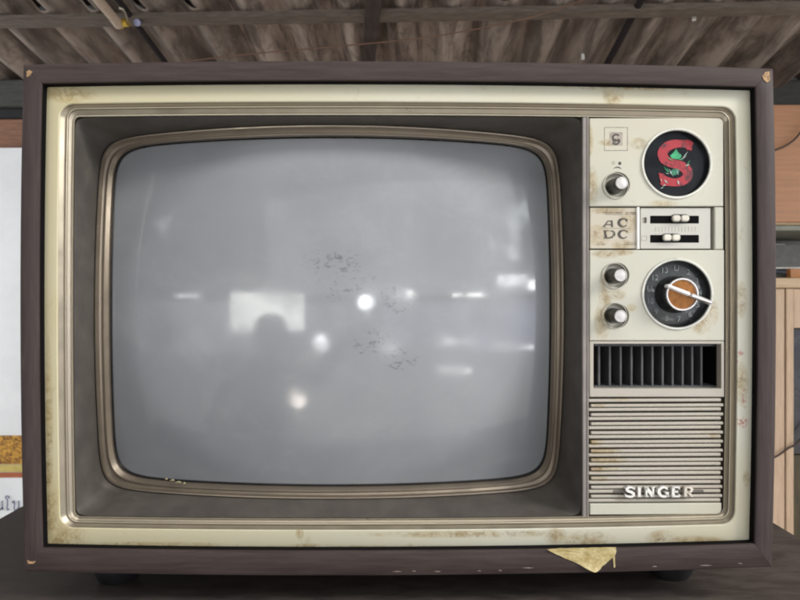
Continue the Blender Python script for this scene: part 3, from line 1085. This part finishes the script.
# ------------------------------------------------------------------ round S badge
def disc_ring(cx_, cy_, rings, n=64, cap=False):
    """rings of (radius px, depth, plane used for measuring)"""
    g = G()
    g.loft([lift(circle(cx_, cy_, r, n), d, dm) for r, d, dm in rings], True, False, cap)
    return g
badge = tvb(disc_ring(676.5, 163.6, [(33.0, .0124, PF), (33.0, .0112, PF), (33.6, .0108, PF), (35.0, .0108, PF), (35.7, .0116, PF), (35.8, .0124, PF)]), 'round_badge', simple('cream badge ring', (.66, .65, .58), .3, .2, .08, 60))
NAVY = simple('black badge enamel', (.010, .012, .015), .22, 0, .3, 60, 0, 0, spec=.22)
tvb(disc_ring(676.5, 163.6, [(33.05, .0123, PF), (33.05, .0200, PF)]), 'badge_wall', BLACK, badge)
tvb(disc_ring(676.4, 163.7, [(33.6, .0160, .0160), (20, .0157, .0157), (8, .0156, .0156)], cap=True), 'badge_disc', NAVY, badge)
ZS = lambda x, y: (635 + x / 6.667, 120 + y / 6.667)
SP = [(*ZS(x, y), w) for x, y, w in ((372, 178, 9.5), (352, 163, 9.0), (310, 158, 7.6), (262, 160, 8.6), (212, 180, 9.6), (184, 222, 10.0), (200, 264, 9.6), (246, 288, 8.8), (304, 304, 9.2), (344, 334, 10.0), (350, 374, 9.8), (318, 406, 8.8), (268, 416, 7.8), (218, 410, 8.6), (186, 402, 10.5))]
stroke(SP, 8, .0152, .0003, 'red_letter', RED, badge, n=8)
prism([ZS(158, 352), ZS(196, 362), ZS(222, 440), ZS(172, 432)], .01522, .0003, 'red_letter_foot', RED, badge)
prism([ZS(352, 146), ZS(388, 156), ZS(376, 206), ZS(346, 192)], .01523, .0003, 'red_letter_serif', RED, badge)
rg = random.Random(11)
def flake(x, y, a, l, w, mat, name):
    dx, dy = math.cos(a) * l / 2, math.sin(a) * l / 2
    nx, ny = -math.sin(a) * w / 2, math.cos(a) * w / 2
    prism([(x - dx, y - dy), (x - nx * .6, y - ny * .6), (x + dx, y + dy), (x + nx, y + ny)], .0149 - rg.uniform(0, .0002), .00025, name, mat, badge)
PALEGREEN = simple('pale scraped enamel', (.38, .44, .40), .5, 0, .3, 400)
prism([ZS(234, 238), ZS(262, 212), ZS(274, 190), ZS(288, 216), ZS(312, 236), ZS(306, 250), ZS(276, 262), ZS(246, 256)], .0149, .00025, 'green_figure', GREEN, badge)
prism([ZS(232, 352), ZS(248, 330), ZS(280, 322), ZS(300, 336), ZS(286, 362), ZS(256, 372)], .0149, .00025, 'green_figure', simple('dark green enamel', (.02, .13, .08), .4, 0, .4, 500), badge)
for x, y, a, l, w, m_ in ((334, 234, -.9, 9, 1.3, 0), (322, 252, -.5, 8, 1.1, 0), (300, 262, .2, 8, 1.2, 1), (220, 336, 1.2, 7, 1.1, 1), (206, 330, 1.0, 8, .9, 1), (240, 350, 1.1, 9, 1.2, 0),
                          (262, 346, 1.3, 8, 1.0, 1), (284, 348, 1.2, 6, .9, 0), (350, 300, -.4, 6, 1.4, 0), (290, 416, 1.3, 5, 2.2, 0), (206, 408, .8, 6, 1.6, 0), (196, 434, -.6, 5, 1.2, 0), (180, 452, -.4, 4, 1.0, 0),
                          (356, 284, -1.0, 6, .9, 1), (236, 262, .5, 7, 1.2, 1), (216, 356, .2, 5, .9, 0), (176, 400, 1.2, 4, 1, 0)):
    flake(*ZS(x, y), a, l, w, (PALEGREEN, GREEN)[m_], 'paint_flake')
# curved clear cover over the badge, worn: only its rim glint is real geometry
# ------------------------------------------------------------------ small knobs
def knob(cx_, cy_, name='knob', label=None):
    bx, bz = M(cx_, cy_, PF)
    g = G()
    def ring(r, d, n=40): return [(bx + r * S * math.cos(2 * math.pi * i / n), d, bz + r * S * math.sin(2 * math.pi * i / n)) for i in range(n)]
    g.loft([ring(7.9, .0185), ring(7.9, .010), ring(7.4, .004), ring(7.0, .0004), ring(6.6, -.0004)], True, False, True)
    k = tvb(g, name, BLACK)
    if label: k['label'] = label
    g = G()
    g.loft([ring(6.3, -.0002), ring(6.3, -.0014), ring(5.9, -.0019), ring(5.2, -.0019), ring(5.0, -.0017), ring(2.4, -.0019), ring(.6, -.0020)], True, False, True)
    tvb(g, 'knob_cap', SILVER, k, angle=25)
    g = G()
    g.loft([ring(12.6, .0126), ring(12.7, .0114), ring(12.9, .0112), ring(13.4, .0112), ring(13.7, .0117), ring(13.7, .0123)], True)
    tvb(g, 'knob_collar', SLAT, k)
    g = G()
    g.loft([ring(12.4, .0135), ring(11.2, .0160), ring(10.4, .0168), ring(7.0, .0170)], True)
    tvb(g, 'knob_dish', PLATE, k)
    return k
knob(615.3, 186.2, label='upper round black knob with silver cap')
knob(614.2, 276.0, label='middle round black knob with silver cap')
knob(614.2, 315.7, label='lower round black knob with silver cap')

# ------------------------------------------------------------------ AC / DC badge lettering
AC = .01348
ZB = lambda x, y: (590 + x / 13.33, 205 + y / 13.33)
def acl(path, w, mat=INK, name='letter_stroke'):
    return stroke([ZB(*p[:2]) + tuple(p[2:]) for p in path], w, AC, .0002, None, None, None)
def aset(gs, name, mat=None):
    mat = mat or BADGEINK
    tvb(merge(gs), name, mat, panel, angle=40)
aset([acl([(182, 284), (215, 245), (238, 215)], 1.2), acl([(238, 215), (262, 215), (285, 212)], 1.2), acl([(288, 205), (292, 250), (296, 288)], 2.0), acl([(210, 262), (250, 262), (285, 262)], 1.6), acl([(168, 288), (190, 288), (214, 288)], .9), acl([(276, 289), (290, 289), (310, 289)], .9)], 'letter_a')
aset([acl([(492, 212, 2.4), (470, 190, 1.4), (438, 186, 1.6), (400, 200, 2.6), (384, 236, 3.0), (400, 272, 2.6), (436, 288, 1.6), (470, 280, 1.3), (492, 262, .8)], 2), acl([(492, 186), (493, 205), (494, 222)], 1.1)], 'letter_c')
aset([acl([(200, 345), (204, 390), (216, 432)], 2.4), acl([(176, 340), (200, 342), (260, 344), (306, 352, 2.0), (322, 388, 2.6), (302, 422, 2.2), (262, 438, 1.5), (210, 440, 1.1)], 1.0), acl([(178, 442), (205, 440), (232, 440)], .9)], 'letter_d')
aset([acl([(496, 366, 2.4), (474, 344, 1.4), (440, 340, 1.6), (402, 354, 2.6), (386, 392, 3.0), (404, 428, 2.6), (440, 444, 1.6), (472, 436, 1.3), (494, 418, .8)], 2), acl([(495, 340), (497, 356), (499, 374)], 1.1)], 'letter_c')
aset([acl([(145, 310), (300, 311), (555, 312)], .8)], 'rule_line', FADED)
aset([acl([(180, 102), (400, 104), (612, 103)], 1.1), acl([(200, 126), (400, 128), (612, 124)], .5), acl([(70, 108), (95, 108), (120, 108)], .6)], 'rule_line', BROWNINK)
aset([acl([(80, 524), (140, 524), (205, 524)], .8), acl([(360, 526), (480, 525), (612, 524)], 1.0), acl([(460, 504), (540, 503), (612, 501)], .5), acl([(80, 500), (140, 500), (190, 501)], .35)], 'rule_line', BROWNINK)

# ------------------------------------------------------------------ sliders
for sy, kx, lab in ((219.6, 680.4, 'upper slide control with ivory button'), (238.8, 671.4, 'lower slide control with ivory button')):
    g = pbox(650.2, 699.0, sy - 3.9, sy + 3.9, .01385, .0142, .2, .4)
    sl = tvb(g, 'slider_slot', DARKGAP)
    sl['label'] = lab
    g = G()
    g.loft([lift(pxloop(kx - 10, kx + 9.6, sy - 5.4, sy + 3.0, 4, .0138), .0138), lift(pxloop(kx - 9.2, kx + 9, sy - 5.2, sy + 2.6, 3.6, .0118), .0124, .0118)], True, False, True)
    tvb(g, 'slider_base', BLACK, sl)
    for h in (-1, 1):
        g = G()
        xa, xb = (kx - 8.4, kx - .35) if h < 0 else (kx + .35, kx + 8.4)
        g.loft([lift(pxloop(xa, xb, sy - 4.4, sy + 2.0, 2.6, .0118), .0124, .0118), lift(pxloop(xa, xb, sy - 4.4, sy + 2.0, 2.6, .0105), .0110, .0118), lift(pxloop(xa, xb, sy - 4.4, sy + 2.0, 1.8, .0105, .9), .0102, .0118)], True, False, True)
        tvb(g, 'slider_button', IVORY, sl)
SLM = .01392
prism([(642.2, 217.6), (644.4, 217.6), (644.4, 223), (642.2, 223)], SLM, .0002, 'contrast_mark', FADED, panel)
prism(pxloop(644.2, 646.8, 217.2, 223.2, 1, 0), SLM - .0001, .0002, 'contrast_mark', INK, panel)
for a, b in (((641.8, 236), (646.6, 236)), ((646.6, 236), (646.6, 240.8)), ((646.6, 240.8), (641.8, 240.8)), ((641.8, 240.8), (641.8, 236))):
    stroke([a, b], .55, SLM, .0002, 'brightness_mark', FADED, panel, False)
tvb(merge([stroke([(655.5 + 3.3 * i, 226.6), (655.5 + 3.3 * i, 231.8)], .5, SLM, .0002, None, None, None, False) for i in range(13)]), 'scale_ticks', FADED, panel)

# ------------------------------------------------------------------ channel dial
DX, DY = 677.2, 294.0
dial = tvb(disc_ring(DX, DY, [(33.4, .0124, PF), (33.4, .0112, PF), (34.0, .0108, PF), (35.4, .0108, PF), (36.1, .0116, PF), (36.2, .0124, PF)]), 'channel_dial', simple('cream dial ring', (.62, .61, .55), .3, .25, .08, 60))
tvb(disc_ring(DX, DY, [(33.45, .0123, PF), (33.45, .0200, PF)]), 'dial_wall', BLACK, dial)
FACE = simple('black dial face', (.030, .033, .034), .28, 0, .35, 90, 0, .2)
tvb(disc_ring(DX, DY, [(33.6, .0178, PF), (31, .0174, PF), (20, .0160, PF), (12, .0158, PF)]), 'dial_face', FACE, dial)
NUMM = simple('grey dial numerals', (.24, .27, .26), .5, 0, .3, 200)
for n in list(range(2, 14)) + ['U']:
    a = -80.5 + (7 - n) * 27.7 if n != 'U' else 85.8
    px, py = DX + 25.8 * math.cos(R_(a)), DY - 25.8 * math.sin(R_(a))
    cu = bpy.data.curves.new('numeral', 'FONT')
    cu.body = str(n); cu.size = 8.2 * S; cu.align_x = 'CENTER'; cu.align_y = 'CENTER'; cu.extrude = .0001; cu.resolution_u = 3
    to = bpy.data.objects.new('numeral_tmp', cu)
    scene.collection.objects.link(to)
    bpy.context.view_layer.update()
    me = bpy.data.meshes.new_from_object(to.evaluated_get(bpy.context.evaluated_depsgraph_get()))
    bpy.data.objects.remove(to); bpy.data.curves.remove(cu)
    o = bpy.data.objects.new('numeral', me)
    me.materials.clear(); me.materials.append(NUMM)
    scene.collection.objects.link(o)
    o.parent = dial
    x, z = M(px, py, PF)
    o.location = (x, .0163, z + BASE)
    o.rotation_euler = (R_(90), 0, 0)
KX, KZ = M(682.4, 294.4, .0010)
def kring(r, d, n=56): return [(KX + r * S * math.cos(2 * math.pi * i / n), d, KZ + r * S * math.sin(2 * math.pi * i / n)) for i in range(n)]
g = G(); g.loft([kring(19.5, .0175), kring(19.0, .010), kring(17.6, .004), kring(17.0, .0025), kring(16.2, .0020)], True, False, True); tvb(g, 'dial_knob', BLACK, dial)
g = G(); g.loft([kring(16.6, .0024), kring(16.7, .0010), kring(16.2, .0004), kring(15.0, .0004), kring(14.2, .0016)], True); tvb(g, 'knob_rim', CHROME, dial)
def amber():
    m, nt, p = new_mat('amber spun metal')
    n = N(nt)
    f = n.noise(n.mapping((1, 1, 1)), 300, 3)
    n.link(n.mix(n.ramp(f, .3, .7), (.20, .075, .014), (.30, .12, .026)), p.inputs['Base Color'])
    p.inputs['Metallic'].default_value = .55
    p.inputs['Roughness'].default_value = .35
    p.inputs['Anisotropic'].default_value = .6
    return m
g = G(); g.loft([kring(14.4, .0016), kring(8, .0012), kring(2, .0010)], True, False, True); tvb(g, 'knob_disc', amber(), dial)
# pointer bar
def bar(p, q, w0, w1, d0, d1, name, mat):
    g = G()
    (ax, az), (bx, bz) = M(*p, d0), M(*q, d0)
    dx, dz = bx - ax, bz - az
    l_ = math.hypot(dx, dz); nx, nz = -dz / l_, dx / l_
    rings = []
    for t, w, lift_ in ((0, w0 * .6, .0012), (.04, w0, .0), (.5, (w0 + w1) / 2, 0), (.95, w1, 0), (1, w1 * .7, .0008)):
        x, z, h = ax + dx * t, az + dz * t, w * S / 2
        rings.append([(x + nx * h, d1, z + nz * h), (x + nx * h, d0 + .001 + lift_, z + nz * h), (x + nx * h * .45, d0 + lift_, z + nz * h * .45), (x - nx * h * .45, d0 + lift_, z - nz * h * .45), (x - nx * h, d0 + .001 + lift_, z - nz * h), (x - nx * h, d1, z - nz * h)])
    g.loft(rings, True, True, True)
    tvb(g, name, mat, dial, angle=25)
bar((667.6, 285.4), (690.8, 294.6), 3.6, 4.4, -.0022, .0030, 'pointer_bar', WHITEP)
bar((691.4, 294.9), (713.2, 303.0), 4.8, 3.8, -.0030, .0030, 'pointer_tip', CHROME)

# ------------------------------------------------------------------ air vent with upright fins
g = G()
g.loft([lift(pxloop(593.6, 721.2, 344, 388.6, .5, 0), .0190, .0124), lift(pxloop(593.6, 721.2, 344, 388.6, .5, 0), .060, .0124)], True, False, True)
vent = tvb(g, 'air_vent', DARKGAP)
for x in (599.2, 610.0, 620.8, 631.6, 642.2, 652.6, 662.8, 672.8, 682.8, 692.4, 701.6):
    tvb(pbox(x - 1.15, x + 1.15, 346.0, 387.0, .0215, .050, .5, .6), 'fin', FIN, vent)
tvb(pbox(593.8, 721.0, 344.2, 346.4, .0196, .045, .3), 'fin_rail', BLACK, vent)
tvb(pbox(593.8, 721.0, 385.8, 388.4, .0196, .045, .3), 'fin_rail', FIN, vent)
for x, w in ((604, 3.2), (684.6, 1.6), (694.6, 2.2)):
    tvb(pbox(x - w / 2, x + w / 2, 348, 386, .046, .052, .3, .4), 'inner_plate', FIN, vent)

# ------------------------------------------------------------------ speaker grille slats
SK = -.0055
for k in range(12):
    y = 400.4 + 9.1 * k
    tvb(pbox(588.6, 721.4 - .06 * k, y - 1.55, y + 1.55, .0119, .0195, .8, .9, SK), 'slat', SLAT, panel)
for k in range(11):
    y = 405.5 + 9.08 * k
    tvb(pbox(591.0, 723.8 - .12 * k, y - 1.5, y + 1.5, .0122, .0195, .8, .9, SK), 'slat', SLAT, panel)
g = G()
g.loft([lift([(x, y + SK * (x - 656)) for x, y in pxloop(589.8, 721.6, 503.4, 514.6, 0, 0, i_, 4, (.6, .6, 5, .6))], d, .012) for i_, d in ((.7, .0119), (0, .0125), (0, .0195))], True, True, True)
tvb(g, 'lower_strip', PLATE, panel)

# ------------------------------------------------------------------ raised nameplate letters
LETTER = simple('silvered letter', (.80, .78, .74), .28, .35, .08, 90)
NB = simple('dark nameplate rod', (.13, .11, .095), .45)
name_bar = tvb(pbox(613.6, 704.0, 490.2, 493.0, .0114, .0125, .4, .6, SK), 'name_bar', NB)
LD, LT = .0082, .0034
ZL = lambda x, y: (600 + x / 6.154, 470 + y / 6.154)
def ls(*paths):
    gs = []
    for p in paths:
        w = p[0]
        sm = p[1]
        gs.append(stroke([ZL(q[0], q[1]) + tuple(q[2:]) for q in p[2]], w, LD, LT, None, None, None, sm))
    return gs
def serif(x0, x1, y): return (1.1, False, [(x0, y), (x1, y)])
tvb(merge(ls((2.3, True, [(212, 116, 1.6), (196, 108, 1.8), (178, 108, 2.2), (166, 118, 2.6), (174, 130, 2.6), (194, 137, 2.6), (208, 147, 2.6), (204, 160, 2.4), (188, 165, 2.0), (168, 162, 1.8), (158, 154, 1.4)]), (1.2, False, [(213, 106), (213, 121)]), (1.2, False, [(159, 150), (159, 166)]))), 'letter_s', LETTER, name_bar, angle=40)
tvb(merge(ls((2.8, False, [(243, 106), (243, 164)]), serif(233, 254, 107), serif(233, 254, 163))), 'letter_i', LETTER, name_bar, angle=40)
tvb(merge(ls((1.7, False, [(287, 106), (287, 164)]), (3.2, False, [(286, 108), (327, 162)]), (1.7, False, [(328, 164), (328, 106)]), serif(276, 292, 107), serif(279, 296, 163), serif(319, 338, 107))), 'letter_n', LETTER, name_bar, angle=40)
tvb(merge(ls((2.3, True, [(414, 118, 1.5), (402, 108, 1.9), (384, 108, 2.4), (367, 120, 2.8), (364, 138, 2.9), (374, 156, 2.6), (392, 164, 2.2), (412, 160, 2.2), (417, 152, 2.4)]), (2.6, False, [(416, 164), (416, 140)]), serif(400, 425, 140), (1.1, False, [(415, 106), (415, 122)]))), 'letter_g', LETTER, name_bar, angle=40)
tvb(merge(ls((2.8, False, [(452, 106), (452, 164)]), (1.6, False, [(444, 107), (489, 107)]), (1.6, False, [(444, 163), (491, 163)]), (1.5, False, [(452, 135), (478, 135)]), (1.2, False, [(488, 106), (488, 119)]), (1.2, False, [(490, 164), (490, 150)]), (1.1, False, [(478, 128), (478, 142)]))), 'letter_e', LETTER, name_bar, angle=40)
tvb(merge(ls((2.8, False, [(528, 106), (528, 164)]), serif(519, 537, 163), (1.6, True, [(520, 107), (545, 107), (562, 112, 2.4), (566, 122, 2.6), (558, 133, 2.2), (544, 137), (530, 137)]), (2.4, False, [(546, 137), (566, 163)]), serif(558, 574, 163))), 'letter_r', simple('tarnished letter', (.66, .60, .52), .3, .35, .15, 90), name_bar, angle=40)

# ------------------------------------------------------------------ feet
for px in (112, 676):
    fx, fz = M(px, 572, .05)
    g = G()
    def fr(r, z, n=32): return [(fx + r * math.cos(2 * math.pi * i / n), .062 + r * math.sin(2 * math.pi * i / n), z) for i in range(n)]
    g.loft([fr(.021, M(px, 574, .0)[1] - .001), fr(.021, -BASE + .012), fr(.017, -BASE + .003), fr(.015, -BASE + .0002)], True, True, True)
    tvb(g, 'foot', RUBBER)
for px in (112, 676):
    fx, fz = M(px, 572, .05)
    g = G()
    def fr(r, z, n=32): return [(fx + r * math.cos(2 * math.pi * i / n), .29 + r * math.sin(2 * math.pi * i / n), z) for i in range(n)]
    g.loft([fr(.021, M(px, 574, .0)[1] - .001), fr(.021, -BASE + .012), fr(.017, -BASE + .003), fr(.015, -BASE + .0002)], True, True, True)
    tvb(g, 'foot', RUBBER)

# ------------------------------------------------------------------ yellowed tape stuck over the lower edge
def tape_mat():
    m, nt, p = new_mat('yellowed adhesive tape')
    n = N(nt)
    a = n.noise(n.mapping(), 160, 6, .7, .6)
    b = n.noise(n.mapping((1, 1, 1), (3, 3, 1)), 420, 5, .7)
    c = n.mix(n.ramp(a, .35, .68), (.40, .30, .11), (.62, .52, .28))
    c = n.mix(n.ramp(b, .6, .7, 0, .6), c, (.22, .14, .05))
    n.link(c, p.inputs['Base Color'])
    p.inputs['Roughness'].default_value = .5
    n.link(n.bump(b, .5, .0008), p.inputs['Normal'])
    return m
tp = [(546.6, 548.6), (560, 547.8), (580, 547.6), (600, 547.2), (615.8, 546.9), (616.2, 551), (614, 556.0), (605, 563.6), (595.6, 570.4), (592, 570.2), (580, 564.6), (564, 557.6), (552, 551.8)]
rt = random.Random(5)
tcx, tcy = 588, 554
def tape_ring(f, back):
    out = []
    for k, (px, py) in enumerate(tp):
        q = (tcx + (px - tcx) * f, tcy + (py - tcy) * f)
        curl = max(0, (q[1] - 560) / 10) ** 2 * .0022 + max(0, (556 - q[0]) / 10) ** 2 * .0012
        dd = -.0007 - curl - .00035 * math.sin(q[0] * .55) * math.sin(q[1] * .8 + 1) + (.00035 if back else 0)
        m = M(q[0], q[1], 0)
        out.append((m[0], dd, m[1]))
    return out
tp2 = []
for k in range(len(tp)):
    a_, b_ = tp[k], tp[(k + 1) % len(tp)]
    for t_ in (0, .33, .66):
        tp2.append((a_[0] + (b_[0] - a_[0]) * t_ + (rt.uniform(-.35, .35) if t_ else 0), a_[1] + (b_[1] - a_[1]) * t_ + (rt.uniform(-.35, .35) if t_ else 0)))
tp = tp2
g = G()
g.loft([tape_ring(f, False) for f in (.04, .25, .5, .75, .92, 1.0)] + [tape_ring(f, True) for f in (1.0, .6, .04)], True, True, True)
tape = tvb(g, 'tape_patch', tape_mat(), angle=50)
tape['label'] = 'torn yellowed tape on the lower edge'
g = G(); q = [(612.6, 556.5), (614.6, 555.6), (615.0, 567), (613.6, 567.5)]
g.loft([lift(q, -.0006, 0), lift(q, -.0002, 0)], True, True, True); tvb(g, 'tape_strand', tape_mat(), tape, smooth=False)

# ------------------------------------------------------------------ the photographer, seen only mirrored in the tube
def person():
    J = dict(pelvis=(-.60, -1.12, .30), belly=(-.59, -1.09, .42), chest=(-.575, -1.03, .56), neck=(-.525, -.985, .70), chin=(-.495, -.96, .775), head=(-.47, -.945, .845), crown=(-.465, -.945, .905),
             shr=(-.40, -1.00, .655), elr=(-.22, -.84, .66), wrr=(-.045, -.615, .90), hdr=(-.01, -.565, .965),
             shl=(-.735, -1.02, .645), ell=(-.80, -.90, .43), wrl=(-.69, -.72, .44), hdl=(-.65, -.67, .45),
             hir=(-.50, -1.08, .27), knr=(-.42, -.74, .47), anr=(-.44, -.86, .08), tor=(-.42, -.68, .035),
             hil=(-.70, -1.10, .27), knl=(-.75, -.76, .47), anl=(-.75, -.88, .08), tol=(-.76, -.70, .035))
    rad = dict(pelvis=(.15, .12), belly=(.145, .11), chest=(.16, .115), neck=(.055, .055), chin=(.06, .065), head=(.078, .095), crown=(.06, .07), shr=(.065, .06), elr=(.045, .045), wrr=(.03, .03), hdr=(.035, .025),
               shl=(.065, .06), ell=(.045, .045), wrl=(.03, .03), hdl=(.035, .025), hir=(.09, .09), knr=(.06, .06), anr=(.042, .045), tor=(.035, .028), hil=(.09, .09), knl=(.06, .06), anl=(.042, .045), tol=(.035, .028))
    E = [('pelvis', 'belly'), ('belly', 'chest'), ('chest', 'neck'), ('neck', 'chin'), ('chin', 'head'), ('head', 'crown'), ('chest', 'shr'), ('shr', 'elr'), ('elr', 'wrr'), ('wrr', 'hdr'),
         ('chest', 'shl'), ('shl', 'ell'), ('ell', 'wrl'), ('wrl', 'hdl'), ('pelvis', 'hir'), ('hir', 'knr'), ('knr', 'anr'), ('anr', 'tor'), ('pelvis', 'hil'), ('hil', 'knl'), ('knl', 'anl'), ('anl', 'tol')]
    J = {k: (v[0] + (.035 if k[:2] not in ('wr', 'hd') or k == 'wrl' else 0), v[1], v[2]) for k, v in J.items()}
    names = list(J)
    V = [J[n] for n in names]; Rr = [rad[n] for n in names]
    EE = [(names.index(a), names.index(b)) for a, b in E]
    # fingers: four and a thumb on each hand
    for h, dirs in (('hdr', [(.055 * math.cos(a), .012, .055 * math.sin(a)) for a in (.2, .45, .7, .95)] + [(-.02, .035, .03)]), ('hdl', [(.02 * k - .02, .065 - abs(k - 1.4) * .008, -.025) for k in range(4)] + [(.05, .01, .0)])):
        b = Vector(J[h])
        for k, d in enumerate(dirs):
            d = Vector(d)
            i0 = len(V)
            V.append(tuple(b + d * .55)); Rr.append((.010, .010))
            V.append(tuple(b + d * 1.0 + Vector((0, .004, -.006)))); Rr.append((.009, .009))
            V.append(tuple(b + d * 1.3 + Vector((0, .012, -.016)))); Rr.append((.007, .007))
            EE += [(names.index(h), i0), (i0, i0 + 1), (i0 + 1, i0 + 2)]
    me = bpy.data.meshes.new('person_tmp')
    me.from_pydata(V, EE, [])
    o = bpy.data.objects.new('person_tmp', me)
    scene.collection.objects.link(o)
    o.modifiers.new('skin', 'SKIN')
    sk = me.skin_vertices[0].data if me.skin_vertices else None
    if sk is None:
        bpy.context.view_layer.objects.active = o
        bpy.ops.mesh.customdata_skin_add()
        sk = me.skin_vertices[0].data
    for i, r in enumerate(Rr):
        sk[i].radius = r
        sk[i].use_root = (i == 0)
    ss = o.modifiers.new('sub', 'SUBSURF'); ss.levels = 2; ss.render_levels = 2
    bpy.context.view_layer.update()
    m2 = bpy.data.meshes.new_from_object(o.evaluated_get(bpy.context.evaluated_depsgraph_get()))
    bpy.data.objects.remove(o)
    p = bpy.data.objects.new('person', m2)
    scene.collection.objects.link(p)
    for c, rg_ in (((.03, .033, .045), .8), ((.36, .22, .15), .5), ((.045, .05, .07), .8)):
        m2.materials.append(simple('cloth or skin', c, rg_))
    for f in m2.polygons:
        c = f.center
        f.use_smooth = True
        hand = min((c - Vector(J['hdr'])).length, (c - Vector(J['hdl'])).length) < .11
        f.material_index = 1 if (c.z > .735 and c.y < -.8 and c.x < -.3) or hand else (2 if c.z < .36 else 0)
    tag(p, 'dark-clothed person crouching with a pocket camera, mirrored dimly in the screen', 'person')
    # hair, eyes, nose and ears
    hd = Vector(J['head'])
    g = G()
    rings = []
    for k in range(9):
        t = k / 8
        a = math.pi * (.5 - t * .56)
        rings.append([hd + Vector((.088 * math.cos(a) * math.cos(q), -.012 + .102 * math.cos(a) * math.sin(q), .018 + .098 * math.sin(a) - (.012 if math.sin(q) < 0 else -.02) * t)) for q in [2 * math.pi * i / 24 for i in range(24)]])
    g.loft(rings, True, True, False)
    g.build('hair', simple('black hair', (.012, .011, .010), .6), p)
    for sx in (-1, 1):
        e = hd + Vector((.03 * sx, .083, -.01))
        g = G(); g.loft([[e + Vector((r * math.cos(q), y, r * .6 * math.sin(q))) for q in [2 * math.pi * i / 12 for i in range(12)]] for r, y in ((.012, 0), (.010, .006), (.004, .009))], True, False, True)
        g.build('eye', simple('eye', (.05, .04, .04), .2), p)
        e = hd + Vector((.082 * sx, -.005, -.015))
        g = G(); g.loft([[e + Vector((sx * y, r * .6 * math.cos(q), r * math.sin(q))) for q in [2 * math.pi * i / 12 for i in range(12)]] for r, y in ((.03, -.01), (.032, .008), (.02, .012))], True, False, True)
        g.build('ear', m2.materials[1], p)
    g = G(); g.loft([[hd + Vector((w * math.cos(q), y + .4 * w * math.sin(q), z)) for q in [2 * math.pi * i / 10 for i in range(10)]] for w, y, z in ((.007, .085, 0), (.012, .098, -.03), (.016, .10, -.042), (.008, .088, -.05))], True, True, True)
    g.build('nose', m2.materials[1], p)
person()
g = G(); g.box(-.045, .045, -.525, -.503, CZ - .03, CZ + .028, .003)
pc_ = g.build('pocket_camera', simple('black camera shell', (.02, .02, .022), .4))
tag(pc_, 'small black pocket camera held up before the screen', 'camera')

for px, py, l_ in ((172, 480.4, 3.2), (178, 482.2, 4.4), (166, 479.2, 1.8), (184, 483.4, 1.6)):
    pts = [on_tube(px + l_ * math.cos(a) * (.7 + .3 * math.sin(3 * a)), py + .55 * math.sin(a) + .3 * math.cos(2 * a), -.0064) for a in [i * .785 for i in range(8)]]
    g = G(); g.loft([pts, [(x, y + .0012, z) for x, y, z in pts]], True, True, True)
    tvb(g, 'paint_fleck', simple('yellow fleck', (.46, .41, .23), .7), smooth=False)
